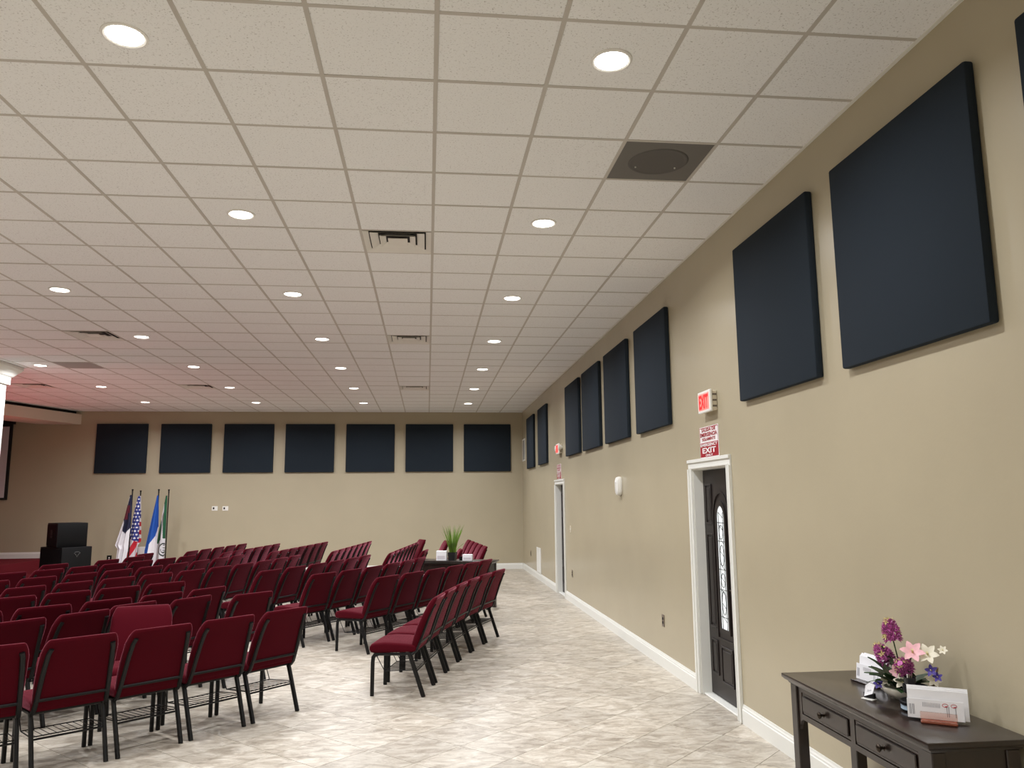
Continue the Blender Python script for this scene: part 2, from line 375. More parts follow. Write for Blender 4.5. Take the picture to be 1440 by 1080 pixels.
# ------------------------------------------------------------------ doors
def panel(mb, y0, y1, z0, z1, x, arch=None):
    """a raised moulded field on the room side of a door slab whose face is at x"""
    for ins, dx in ((0, 0.004), (0.014, -0.010), (0.03, 0.006)):
        pass
    mb.box(x - 0.010, x + 0.002, y0, y1, z0, z0 + 0.016); mb.box(x - 0.010, x + 0.002, y0, y1, z1 - 0.016, z1)
    mb.box(x - 0.010, x + 0.002, y0, y0 + 0.016, z0 + 0.016, z1 - 0.016); mb.box(x - 0.010, x + 0.002, y1 - 0.016, y1, z0 + 0.016, z1 - 0.016)
    mb.box(x - 0.007, x + 0.002, y0 + 0.034, y1 - 0.034, z0 + 0.034, z1 - 0.034)
def build_door(name, y0, y1, h):
    yc = (y0 + y1) / 2; cw = 0.085
    d = bpy.data.objects.new(name, None); COL.objects.link(d); d.location = (XW, yc, 0); struct(d); hw = (y1 - y0) / 2
    # casing: stepped moulding on the two sides and the head
    for s in (-1, 1):
        e0, e1 = sorted((s * hw, s * (hw + cw))); mb = MB()
        mb.box(-0.016, 0, e0, e1, 0, h + (0 if False else 0.0))
        o0, o1 = sorted((s * (hw + cw - 0.03), s * (hw + cw))); mb.box(-0.028, -0.016, o0, o1, 0, h)
        i0, i1 = sorted((s * hw, s * (hw + 0.018))); mb.box(-0.021, -0.016, i0, i1, 0, h)
        mb.build('casing_side', WHITE, d, bevel=0.003, seg=1)
    mb = MB(); mb.box(-0.016, 0, -hw - cw, hw + cw, h, h + cw); mb.box(-0.028, -0.016, -hw - cw, hw + cw, h + cw - 0.03, h + cw); mb.box(-0.021, -0.016, -hw - cw + 0.03, hw + cw - 0.03, h, h + 0.018)
    mb.build('casing_head', WHITE, d, bevel=0.003, seg=1)
    mb = MB(); mb.box(0, 0.19, -hw, -hw + 0.012, 0, h); mb.box(0, 0.19, hw - 0.012, hw, 0, h); mb.box(0, 0.19, -hw + 0.012, hw - 0.012, h - 0.012, h)
    mb.build('jamb', WHITE, d)
    MB().box(0.015, 0.18, -hw + 0.012, hw - 0.012, 0.0005, 0.016).build('threshold', WHITE, d, bevel=0.004)
    sx = 0.088; w = hw - 0.015
    slab = MB().box(sx, sx + 0.045, -w, w, 0.022, h - 0.014).build('door_slab', DOORM, d)
    # the arched glass in its moulding
    gw, gb, gt = 0.085, 0.62, 1.56
    def arch(r, zb, zt, n=12): return [(-r, zb), (r, zb)] + [(r * math.cos(math.pi * k / n), zt + r * math.sin(math.pi * k / n) * 1.25) for k in range(n + 1)]
    fn = lambda a, b, hh: (sx - hh, a, b)
    MB().prism(arch(gw, gb, gt), 0.001, 0.006, fn=fn).build('door_glass', GLASSW, slab)
    def ringm(r1, r2, zb1, zb2, zt, h0, h1, nm, m):
        o, i = arch(r1, zb1, zt), arch(r2, zb2, zt); n = len(o)
        vs = [fn(a, b, h0) for a, b in o] + [fn(a, b, h1) for a, b in o] + [fn(a, b, h0) for a, b in i] + [fn(a, b, h1) for a, b in i]
        fs = []
        for k in range(n):
            j = (k + 1) % n; fs += [(k, j, n + j, n + k), (2 * n + k, 3 * n + k, 3 * n + j, 2 * n + j), (n + k, n + j, 3 * n + j, 3 * n + k)]
        return MB().add(vs, fs).build(nm, m, slab)
    ringm(gw + 0.036, gw, gb - 0.036, gb, gt, 0, 0.014, 'glass_moulding', DOORM)
    ringm(gw + 0.105, gw + 0.085, gb - 0.105, gb - 0.085, gt, 0, 0.010, 'arch_moulding', DOORM)
    cm = MB()                                        # lead cames: borders, cross lines and diamonds
    for r_ in (0.05,):
        for s in (-1, 1): cm.tube([(sx - 0.008, s * r_, gb), (sx - 0.008, s * r_, gt + 0.05)], 0.0028, n=5)
    for zz in (0.72, 0.95, 1.12, 1.36, 1.52): cm.tube([(sx - 0.008, -gw, zz), (sx - 0.008, gw, zz)], 0.0026, n=5)
    for zz, rr in ((0.84, 0.1), (1.03, 0.06), (1.24, 0.09), (1.44, 0.06)):
        pts = [(sx - 0.0085, 0.045 * math.sin(2 * math.pi * k / 12), zz + rr * math.cos(2 * math.pi * k / 12)) for k in range(13)]
        cm.tube(pts, 0.0026, n=5)
    for k in range(9):
        z_ = gb + 0.06 + k * 0.11; cm.tube([(sx - 0.008, -0.05, z_), (sx - 0.008, 0.05, z_ + 0.05)], 0.0022, n=5)
    cm.build('lead_came', CAME, slab)
    for s in (-1, 1):
        a0, a1 = sorted((s * (gw + 0.12), s * (w - 0.06)))
        for nm, z0, z1 in (('upper_panel', 1.50, 1.86), ('side_panel', 0.60, 1.42), ('lower_panel', 0.20, 0.50)):
            m = MB(); panel(m, a0, a1, z0, z1, sx); m.build(nm, DOORM, slab, bevel=0.003)
    m = MB(); panel(m, -0.13, 0.13, 0.16, 0.47, sx); m.build('centre_panel', DOORM, slab, bevel=0.003)
    m = MB(); panel(m, -w + 0.12, w - 0.12, h - 0.14, h - 0.06, sx)
    # lever handle and deadbolt on the near stile
    k = -(w - 0.055)
    hb = MB().lathe([(0.0, 0.0), (0.028, 0.0), (0.028, 0.008), (0.012, 0.012), (0.012, 0.045), (0.0, 0.045)], 14, fn=lambda q: (sx - q[2], k + q[0], 0.98 + q[1]))
    hb.tube([(sx - 0.045, k, 0.98), (sx - 0.05, k + 0.05, 0.98), (sx - 0.045, k + 0.11, 0.975)], 0.009, n=8)
    hb.build('door_handle', KNOBM, slab, smooth=True)
    MB().lathe([(0.0, 0.0), (0.026, 0.0), (0.024, 0.014), (0.0, 0.016)], 14, fn=lambda q: (sx - q[2], k + q[0], 1.12 + q[1])).build('deadbolt', KNOBM, slab, smooth=True)
    return d
build_door('door_1', *DOORS[0]); build_door('door_2', *DOORS[1])

# ------------------------------------------------------------------ stage, soffit, screen, column
st = MB(); st.box(XL, -9.0, 4.0, YB, 0, 0.455)
struct(st.build('stage_platform', CARPET))
struct(box('stage_step', -8.999, -8.62, 5.0, 19.0, 0, 0.2, CARPET))
so = MB(); P = [(-8.53, YB - 0.001), (-9.48, YB - 0.001), (-11.8, 14.3), (-10.9, 13.2)]
so.prism(P, 3.68, 3.93)
struct(so.build('soffit', SOFF))
so = MB(); so.prism([(-8.66, YB - 0.001), (-9.4, YB - 0.001), (-11.7, 14.4), (-10.95, 13.45)], 3.93, HC)
struct(so.build('soffit_gap_shade', BLACKF))  # black block fills the gap above the soffit, standing in for its shade
scn = thing('projection_screen', 'white projection screen with black border on the back wall at left edge', 'screen', (-11.35, YB, 0))
box('screen_surface', -1.19, 1.19, -0.062, -0.05, 1.90, 3.62, SCREEN, scn)
mb = MB(); mb.box(-1.25, 1.25, -0.05, -0.004, 1.85, 3.68); mb.build('border', BLACKF, scn)
box('housing', -1.3, 1.3, -0.09, -0.004, 3.681, 3.79, BLACKF, scn)
c = thing('column', 'white square column with stepped capital at the left edge', 'column', (-7.20, 13.35, 0))
box('shaft', -0.26, 0.26, -0.26, 0.26, 0.15, 3.72, WHITE, c, bevel=0.006)
box('plinth', -0.29, 0.29, -0.29, 0.29, 0, 0.15, WHITE, c, bevel=0.006)
mb = MB(); mb.rings([[(sx * r_, sy * r_, z) for sx, sy in ((-1, -1), (1, -1), (1, 1), (-1, 1))] for r_, z in ((0.30, 3.70), (0.30, 3.82), (0.33, 3.84), (0.36, 3.88), (0.40, 3.92), (0.43, 3.96), (0.43, HC - 0.001))])
mb.build('capital', WHITE, c)

# ------------------------------------------------------------------ ceiling lights, diffusers, speaker tile
LX = {0.9443: 'nearest right wall', -1.494: 'second from right wall', -3.9325: 'third from right wall', -6.371: 'fourth from right wall'}
lens_me = ring_me = beam = None
lamps = []
for ci, (x, cname) in enumerate(LX.items()):
    for k in (-2, 0, 1, 2, 3, 4, 5, 6):  # first row is added behind the viewpoint to brighten near ceiling and wall
        y = GY + (-0.47 + 4 * k) * T
        if y < YF + 0.3: continue
        vis = px((x, y, HC)); inview = vis and -10 < vis[0] < 1450 and -10 < vis[1] < 1090
        lamps.append((x, y, cname, inview, k))
for x, y, cname, inview, k in lamps:
    if inview:
        n = sum(1 for q in lamps if q[0] == x and q[3] and q[1] < y)
        lab = f'round recessed ceiling light, {ORD[n]} nearest the camera in line {cname}'
    else:
        n = sum(1 for q in lamps if q[0] == x and not q[3] and q[1] > y)
        lab = f'unseen recessed ceiling light out of the picture, {cname}, {ORD[n]} from the back' 
    t = thing('recessed_light', lab, 'ceiling light', (x, y, HC), 0, 'recessed ceiling lights')
    if lens_me is None:
        o = MB().lathe([(0.0, -0.004), (0.086, -0.004), (0.086, 0.004), (0, 0.004)], 20).build('lens', LENS, t); lens_me = o.data
        o = MB().rings([[(r_ * math.cos(2 * math.pi * q / 28), r_ * math.sin(2 * math.pi * q / 28), z) for q in range(28)] for r_, z in ((0.088, 0.006), (0.088, -0.003), (0.098, -0.008), (0.108, -0.004), (0.110, 0.006))], cap=False).build('trim_ring', TRIMR, t, smooth=True); ring_me = o.data
    else:
        link('lens', lens_me, t); link('trim_ring', ring_me, t)
    if beam is None:
        beam = bpy.data.lights.new('beam', 'AREA'); beam.shape = 'DISK'; beam.size = 0.165; beam.energy = LAMP_W; beam.spread = R(LAMP_SPREAD); beam.color = lin((249, 250, 255))[:3]
    link('beam', beam, t).location = (0, 0, -0.0055)

vlab = ['nearest the camera', 'middle one of the row right of centre', 'farthest one right of centre', 'at left, second row of diffusers', 'far one left of centre', 'by the stage soffit']
vp = None
def make_vent():
    t = thing('air_diffuser', '', 'air vent', (0, 0, 0), 0, 'square ceiling air diffusers'); h = T / 2 - 0.012
    def ring(nm, ro, ri, zo, zi, m):
        sq = lambda r_, z: [(-r_, -r_, z), (r_, -r_, z), (r_, r_, z), (-r_, r_, z)]
        return MB().rings([sq(ro, zo), sq(ri, zi), sq(ri - 0.002, zi + 0.004), sq(ro - 0.001, zo + 0.006)], cap=False).build(nm, m, t)
    box('duct', -h, h, -h, h, 0.05, 0.058, DUCT, t)
    MB().rings([[(a * h, b * h, z) for a, b in ((-1, -1), (1, -1), (1, 1), (-1, 1))] for z in (0.0, 0.049)], cap=False).build('collar', DUCT, t)
    ring('frame', h, h - 0.045, -0.002, 0.02, DIFF)
    ring('louvre', 0.235, 0.17, 0.004, 0.034, DIFF); ring('louvre', 0.155, 0.105, 0.004, 0.034, DIFF)
    mb = MB().box(-0.085, 0.085, -0.085, 0.085, 0.004, 0.01)
    mb.build('centre_plate', DIFF, t)
    return t
for n, (i, j) in enumerate(VENTS):
    if vp is None: vp = make_vent(); t = vp
    else: t = copy_tree(vp)
    t.location = (GX + (i + .5) * T, GY + (j + .5) * T, HC); t['label'] = 'white square ceiling air diffuser, ' + vlab[n]
i, j = RETURN[0]
t = thing('air_return_diffuser', 'flat dark return air grille in ceiling above the stage side', 'air vent', (GX + (i + .5) * T, GY + (j + .5) * T, HC))
h = T / 2 - 0.012
box('grille_back', -h, h, -h, h, 0.0085, 0.0095, DUCT, t)
for k in range(12): box('slat', -h, h, -h + 0.01 + k * 0.0475, -h + 0.042 + k * 0.0475, 0.0, 0.004, GRILLE, t)
for k in range(5): box('divider', -h + k * (2 * h - 0.02) / 4, -h + 0.02 + k * (2 * h - 0.02) / 4, -h, h, 0.0041, 0.008, GRILLE, t)
i, j = SPEAKER[0]
t = thing('ceiling_speaker', 'dark grey square ceiling speaker tile near the right wall', 'speaker', (GX + (i + .5) * T, GY + (j + .5) * T, HC))
box('plate', -h - 0.004, h + 0.004, -h - 0.004, h + 0.004, 0.004, 0.016, SPKG, t)
MB().lathe([(0.205, 0.004), (0.2, 0.0), (0.19, -0.002), (0.183, 0.001), (0.17, 0.003), (0.1, 0.0035), (0.0, 0.0035)], 32).build('cone_ring', SPKD, t, smooth=True)
for a in (0.5, 2.6): MB().lathe([(0.0, -0.004), (0.006, -0.004), (0.006, 0.003), (0, 0.003)], 10, (0.16 * math.cos(a), 0.16 * math.sin(a), 0)).build('screw', PLASTIC, t)

# red stage wash cans standing on the platform, beyond the left edge of the view
REDL = mat('red_lens', (255, 40, 40), 0.3, emit=(255, 20, 26), es=6.0)
for k, (x, y) in enumerate(((-10.1, 14.0), (-10.3, 17.3))):
    t = thing('stage_wash_light', f'black stage light can with red lens on the stage, {("nearer", "farther")[k]} one', 'stage light', (x, y, 0.4555), R(-20))
    box('floor_plate', -0.12, 0.12, -0.12, 0.12, 0, 0.012, BLACKM, t)
    for q in (-1, 1): box('yoke_arm', -0.02, 0.02, q * 0.118 - 0.004, q * 0.118 + 0.004, 0.0121, 0.2, BLACKM, t)
    ax = Vector((0.55, 0, 1)).normalized(); tilt = ax.to_track_quat('Z', 'Y').to_matrix().to_4x4(); tilt.translation = (0, 0, 0.17)
    MB().lathe([(0.0, -0.12), (0.075, -0.12), (0.1, -0.08), (0.1, 0.1), (0.094, 0.1), (0.09, 0.06), (0.0, 0.06)], 24).build('can', BLACKM, t, smooth=True, xf=tilt)
    MB().lathe([(0.0, 0.0605), (0.088, 0.0605), (0.088, 0.066), (0.0, 0.068)], 24).build('lens', REDL, t, smooth=True, xf=tilt)
    sl = bpy.data.lights.new('red_beam', 'SPOT'); sl.energy = 165; sl.color = (1, 0.06, 0.09); sl.spot_size = R(125); sl.spot_blend = 0.9; sl.shadow_soft_size = 0.07
    so_ = link('red_beam', sl, t); so_.location = Vector((0, 0, 0.17)) + ax * 0.105; so_.rotation_mode = 'QUATERNION'; so_.rotation_quaternion = (-ax).to_track_quat('Z', 'Y')

# ------------------------------------------------------------------ acoustic panels
pm = MB().box(-0.05, 0, -0.61, 0.61, -0.61, 0.61).build('acoustic_panel', NAVY, None, bevel=0.012, seg=2, smooth=True) if False else None
def panel_obj(loc, rz, label, group):
    global pm
    if pm is None:
        o = MB().box(-0.61, 0.61, -0.052, -0.001, -0.61, 0.61).build('acoustic_panel', NAVY, None, bevel=0.012, seg=2, smooth=True); pm = o.data
    else: o = link('acoustic_panel', pm)
    o.location = loc; o.rotation_euler = (0, 0, rz); tag(o, label, 'wall panel', group)
pl = ['cut by the right edge of the picture', 'on the right wall, largest whole one', 'just right of the near exit sign',
      'left of near exit sign, first of four in a row', 'second of four in a row on right wall', 'third of four in a row on right wall',
      'fourth of four, beside the far exit sign', 'just beyond the far exit sign', 'last on the right wall, next to the corner']
for k, y in enumerate((2.14, 3.665, 5.19, 8.25, 9.87, 11.44, 12.96, 16.45, 18.41)):
    panel_obj((XW, y, 3.078 + 0.002 * k), -math.pi / 2, 'square navy acoustic panel ' + pl[k], 'navy panels on the right wall')
for k, x in enumerate((-7.53, -6.0, -4.475, -2.97, -1.457, 0.045, 1.54)):
    panel_obj((x, YB, 3.085), 0, f'square navy acoustic panel on the back wall, {ORD[k]} from the left', 'navy panels on the back wall')

# ------------------------------------------------------------------ exit signs and emergency signs
wf = lambda yl, yr, z0, z1, x: (lambda u, v, d: (x - d, yl + (yr - yl) * u, z0 + (z1 - z0) * v))   # word box on the right wall
def exit_sign(yc, zc, label, lampheads):
    t = thing('exit_sign', label, 'exit sign', (XW, yc, zc), 0)
    MB().box(-0.045, -0.0005, -0.14, 0.14, -0.085, 0.085).build('housing', BEIGEP, t, bevel=0.006)
    f = MB().box(-0.07, -0.045, -0.15, 0.15, -0.095, 0.095).build('face_frame', PLASTIC, t, bevel=0.008, seg=2)
    MB().box(-0.0715, -0.0701, -0.125, 0.125, -0.072, 0.072).build('face_panel', EXITG, t)
    text('lettering', 'EXIT', EXITR, t, wf(0.112, -0.112, -0.06, 0.06, -0.0716))
    for z in (-0.05, 0.0, 0.05): box('side_slot', -0.042, -0.006, -0.1415, -0.139, z - 0.008, z + 0.008, OUTLET, t)
    if lampheads:
        for s in (1, -1):
            mb = MB().lathe([(0.0, -0.05), (0.02, -0.05), (0.045, 0.0), (0.05, 0.035), (0.0, 0.04)], 14, fn=lambda q, s=s: (-0.045 - q[2], s * 0.185 + q[0], 0.02 + q[1]))
            o = mb.build('lamp_head', PLASTIC, t, smooth=True)
exit_sign(6.54, 2.563, 'lit red exit sign above the nearer dark door', False)
exit_sign(14.35, 2.665, 'small red exit sign with lamp heads above the far door', True)
def emergency_sign(yl, yr, z0, z1, label):
    yc, zc = (yl + yr) / 2, (z0 + z1) / 2; t = thing('emergency_sign', label, 'sign', (XW, yc, zc)); a, b = (yl - yr) / 2, (z1 - z0) / 2
    MB().box(-0.004, -0.0005, -a, a, -b, b).build('plate', SWHITE, t, bevel=0.0015)
    box('red_field', -0.0052, -0.004, -a + 0.008, a - 0.008, -b + 0.006, -0.002 * b - 0.004, SRED, t)
    mb = MB(); mb.box(-0.0052, -0.004, -a + 0.008, a - 0.008, b - 0.012, b - 0.006)
    for s in (-1, 1):
        e = sorted((s * (a - 0.008), s * (a - 0.012))); mb.box(-0.0052, -0.004, e[0], e[1], 0, b - 0.012)
    mb.build('border_line', SRED, t)
    for s, m, u0_, v0, v1 in (('SALIDA DE', SRED, 0.74, 0.69, 0.90), ('EMERGENCIA', SRED, 0.90, 0.36, 0.62), ('SOLAMENTE', SRED, 0.70, 0.09, 0.29)):
        text('lettering', s, m, t, wf(a * u0_, -a * u0_, b * v0, b * v1, -0.0052), 0.0012)
    for s, m, u0_, v0, v1 in (('EMERGENCY', SWHITE, 0.90, -0.28, -0.08), ('EXIT', SWHITE, 0.72, -0.72, -0.36), ('ONLY', SWHITE, 0.38, -0.92, -0.79)):
        text('lettering', s, m, t, wf(a * u0_, -a * u0_, b * v0, b * v1, -0.0052), 0.0012)
emergency_sign(6.865, 6.405, 2.088, 2.36, 'red and white bilingual emergency exit sign above the nearer door')
emergency_sign(14.80, 14.34, 2.115, 2.39, 'small red and white emergency exit sign above the far door')

# ------------------------------------------------------------------ small wall fittings
t = thing('wall_sensor', 'white oval alarm unit on right wall between the two doors', 'alarm', (XW, 9.87, 1.897))
def oval(a, b, n=24, p=3.0):
    return [(a * math.copysign(abs(math.cos(2 * math.pi * k / n)) ** (2 / p), math.cos(2 * math.pi * k / n)), b * math.copysign(abs(math.sin(2 * math.pi * k / n)) ** (2 / p), math.sin(2 * math.pi * k / n))) for k in range(n)]
MB().rings([[(-x, u, v) for u, v in oval(a, b)] for a, b, x in ((0.075, 0.115, 0.0005), (0.08, 0.12, 0.012), (0.08, 0.12, 0.03), (0.072, 0.112, 0.055), (0.05, 0.09, 0.066))]).build('shell', PLASTIC, t, smooth=True)
MB().lathe([(0.0, 0.0), (0.02, 0.0), (0.016, 0.006), (0, 0.008)], 12, fn=lambda q: (-0.065 - q[2], q[0], 0.05 + q[1])).build('lens', SWHITE, t, smooth=True)
def plate(name, loc, rz, w, h, label, cat, m, kind):
    t = thing(name, label, cat, loc, rz)
    MB().box(-w / 2, w / 2, -0.007, -0.0005, -h / 2, h / 2).build('cover_plate', m, t, bevel=0.002)
    if kind == 'outlet':
        for z in (-0.02, 0.02): MB().prism(oval(0.016, 0.014, 12), 0.0068, 0.0095, fn=lambda a, b, hh, z=z: (a, -hh, z + b)).build('socket', BLACKP if m is OUTLET else PLASTIC, t)
    elif kind == 'switch': box('toggle', -0.006, 0.006, -0.016, -0.0068, -0.012, 0.012, PLASTIC, t)
    elif kind == 'thermo':
        box('display', -w * 0.32, -w * 0.05, -0.0085, -0.0068, -h * 0.2, h * 0.25, BLACKP, t)
    return t
RW = -math.pi / 2
plate('light_switch', (XW, 13.49, 1.23), RW, 0.075, 0.12, 'light switch on right wall beside the far door', 'switch', BEIGEP, 'switch')
plate('wall_outlet', (XW, 8.21, 0.475), RW, 0.075, 0.12, 'grey wall outlet left of the nearer door', 'outlet', OUTLET, 'outlet')
plate('wall_outlet', (XW, 13.41, 0.49), RW, 0.075, 0.12, 'grey wall outlet low beside the far door', 'outlet', OUTLET, 'outlet')
plate('wall_outlet', (XW, 18.83, 0.48), RW, 0.075, 0.12, 'grey wall outlet near the far right corner', 'outlet', OUTLET, 'outlet')
plate('wall_outlet', (-7.66, YB, 0.42), 0, 0.11, 0.15, 'black wall outlet between loudspeakers and flags', 'outlet', BLACKP, 'outlet')
plate('thermostat', (-5.24, YB, 1.597), 0, 0.14, 0.11, 'white thermostat on back wall, left one of the pair', 'thermostat', PLASTIC, 'thermo')
plate('thermostat', (-4.985, YB, 1.594), 0, 0.14, 0.11, 'white thermostat on back wall, right one of the pair', 'thermostat', PLASTIC, 'thermo')
def grille(name, y0, y1, z0, z1, label, n, m, back):
    t = thing(name, label, 'air vent', (XW, (y0 + y1) / 2, (z0 + z1) / 2)); a, b = (y1 - y0) / 2, (z1 - z0) / 2; mb = MB()
    mb.box(-0.012, -0.0005, -a, a, b - 0.03, b); mb.box(-0.012, -0.0005, -a, a, -b, -b + 0.03); mb.box(-0.012, -0.0005, -a, -a + 0.03, -b + 0.03, b - 0.03); mb.box(-0.012, -0.0005, a - 0.03, a, -b + 0.03, b - 0.03)
    mb.build('frame', m, t, bevel=0.003); box('back_plate', -0.004, -0.0005, -a + 0.03, a - 0.03, -b + 0.03, b - 0.03, back, t)
    for k in range(n):
        z = -b + 0.04 + k * (2 * b - 0.08) / (n - 1)
        MB().add([(-0.0105, -a + 0.03, z - 0.008), (-0.0105, a - 0.03, z - 0.008), (-0.0045, a - 0.03, z + 0.010), (-0.0045, -a + 0.03, z + 0.010), (-0.0095, -a + 0.03, z - 0.009), (-0.0095, a - 0.03, z - 0.009), (-0.0035, a - 0.03, z + 0.009), (-0.0035, -a + 0.03, z + 0.009)],
                 [(0, 1, 2, 3), (4, 7, 6, 5), (0, 4, 5, 1), (2, 6, 7, 3), (0, 3, 7, 4), (1, 5, 6, 2)]).build('louvre', m, t)
grille('return_air_grille', 17.13, 17.74, 0.15, 0.69, 'white louvred return grille low on right wall beyond far door', 16, PLASTIC, PLASTIC)
grille('wall_vent', 19.70, 20.2, 2.72, 3.29, 'white framed wall vent high beside the far corner', 14, PLASTIC, DUCT)
t = thing('wall_box', 'small white box on back wall behind the flags', 'box', (-6.88, YB, 0.58))
MB().box(-0.3, 0.3, -0.06, -0.0005, -0.11, 0.11).build('cabinet', PLASTIC, t, bevel=0.005); box('door_panel', -0.27, 0.27, -0.064, -0.0601, -0.09, 0.09, SWHITE, t)

# ------------------------------------------------------------------ chairs
def rrect(w, d, r, n=4):
    out = []
    for cx, cy, a0 in ((w - r, d - r, 0), (-w + r, d - r, 90), (-w + r, -d + r, 180), (w - r, -d + r, 270)):
        for k in range(n + 1):
            a = R(a0 + 90 * k / n); out.append((cx + r * math.cos(a), cy + r * math.sin(a)))
    return out
def make_chair():
    t = thing('stacking_chair', '', 'chair', (0, 0, 0), 0, 'maroon stacking chairs')
    # seat cushion: side profile lofted across, with a waterfall front
    prof = [(0.075, 0.385), (0.46, 0.372), (0.488, 0.378), (0.503, 0.40), (0.500, 0.428), (0.484, 0.450), (0.45, 0.460), (0.36, 0.468), (0.24, 0.464), (0.13, 0.455), (0.082, 0.448), (0.066, 0.43), (0.066, 0.40)]
    cy, cz = 0.28, 0.418
    rg = []
    for x, ky, kz in ((-0.240, 0.93, 0.45), (-0.238, 0.965, 0.72), (-0.229, 0.99, 0.92), (-0.215, 1, 1), (-0.1, 1, 1.05), (0, 1, 1.07), (0.1, 1, 1.05), (0.215, 1, 1), (0.229, 0.99, 0.92), (0.238, 0.965, 0.72), (0.240, 0.93, 0.45)):
        rg.append([(x, cy + (a - cy) * ky, cz + (b - cz) * kz if b > cz else cz + (b - cz) * min(kz, 1)) for a, b in prof])
    MB().rings(rg).build('seat', FAB, t, smooth=True)
    # backrest cushion: rounded slab, leaning back, narrower at the top
    rg = []
    for z, y, w, th in ((0.398, 0.098, 0.205, 0.016), (0.404, 0.097, 0.222, 0.028), (0.425, 0.093, 0.232, 0.034), (0.52, 0.072, 0.237, 0.036), (0.62, 0.045, 0.239, 0.034), (0.70, 0.018, 0.238, 0.031), (0.770, -0.010, 0.236, 0.030), (0.813, -0.030, 0.226, 0.029), (0.837, -0.042, 0.216, 0.027), (0.852, -0.050, 0.208, 0.022), (0.860, -0.055, 0.198, 0.013)):
        rg.append([(a, y + b, z) for a, b in rrect(w, th, min(th * 0.85, 0.03))])
    lean = lambda p: (p[0], p[1] - 0.045 * max(0, p[2] - 0.40) / 0.46, p[2])
    rg = [[lean(p) for p in r_] for r_ in rg]
    MB().rings(rg).build('backrest', FAB, t, smooth=True)
    fr = MB()
    for s in (-1, 1):
        fr.tube([(s * 0.186, -0.060, 0.800), (s * 0.196, -0.041, 0.765), (s * 0.204, -0.013, 0.68), (s * 0.210, 0.014, 0.58), (s * 0.215, 0.040, 0.48), (s * 0.220, 0.066, 0.40), (s * 0.226, 0.105, 0.365)], 0.0165, 0.012, n=8, side=(1, 0, 0))
    fr.tube([(-0.226, 0.040, 0.462), (0.226, 0.040, 0.462)], 0.010, 0.006, n=6)
    fr.v = [lean(p) for p in fr.v]
    fr.build('back_frame', BLACKM, t, smooth=True)
    sf = MB()
    for s in (-1, 1): sf.tube([(s * 0.222, 0.10, 0.372), (s * 0.222, 0.25, 0.366), (s * 0.222, 0.44, 0.362)], 0.011, 0.013, n=8, side=(1, 0, 0))
    sf.tube([(-0.222, 0.44, 0.362), (0.222, 0.44, 0.362)], 0.010, n=6); sf.tube([(-0.222, 0.13, 0.368), (0.222, 0.13, 0.368)], 0.010, n=6)
    sf.build('seat_frame', BLACKM, t, smooth=True)
    for s in (-1, 1):
        MB().tube([(s * 0.222, 0.425, 0.362), (s * 0.222, 0.450, 0.356), (s * 0.222, 0.465, 0.335), (s * 0.222, 0.470, 0.29), (s * 0.222, 0.472, 0.0)], 0.0155, 0.0185, n=8, side=(1, 0, 0)).build('leg', BLACKM, t, smooth=True)
        MB().tube([(s * 0.222, 0.135, 0.375), (s * 0.222, 0.120, 0.34), (s * 0.222, 0.0, 0.0)], 0.0155, 0.021, n=8, side=(1, 0, 0)).build('leg', BLACKM, t, smooth=True)
    rk = MB(); rk.tube([(-0.226, 0.072, 0.215), (0.226, 0.072, 0.215)], 0.007, n=6)
    rk.tube([(-0.226, 0.075, 0.232), (0.226, 0.075, 0.232)], 0.004, n=5)
    for s in (-1, 1): rk.tube([(s * 0.226, 0.085, 0.232), (s * 0.215, 0.36, 0.215), (s * 0.222, 0.44, 0.36)], 0.004, n=5)
    rk.tube([(-0.216, 0.36, 0.215), (0.216, 0.36, 0.215)], 0.004, n=5)
    for k in range(10):
        x = -0.19 + k * 0.0422; rk.tube([(x, 0.073, 0.228), (x, 0.36, 0.213)], 0.0026, n=4)
    rk.build('book_rack', BLACKM, t)
    return t
CH = make_chair(); first = [True]
def chair(x, y, ang, label, top=True):
    """x, y: middle of the top of the backrest; ang: direction of the sitter's right hand, in degrees"""
    t = CH if first[0] else copy_tree(CH); first[0] = False
    a = R(ang); fx, fy = -math.sin(a), math.cos(a)
    t.location = (x + fx * 0.10, y + fy * 0.10, 0); t.rotation_euler = (0, 0, a); t['label'] = label
    return t
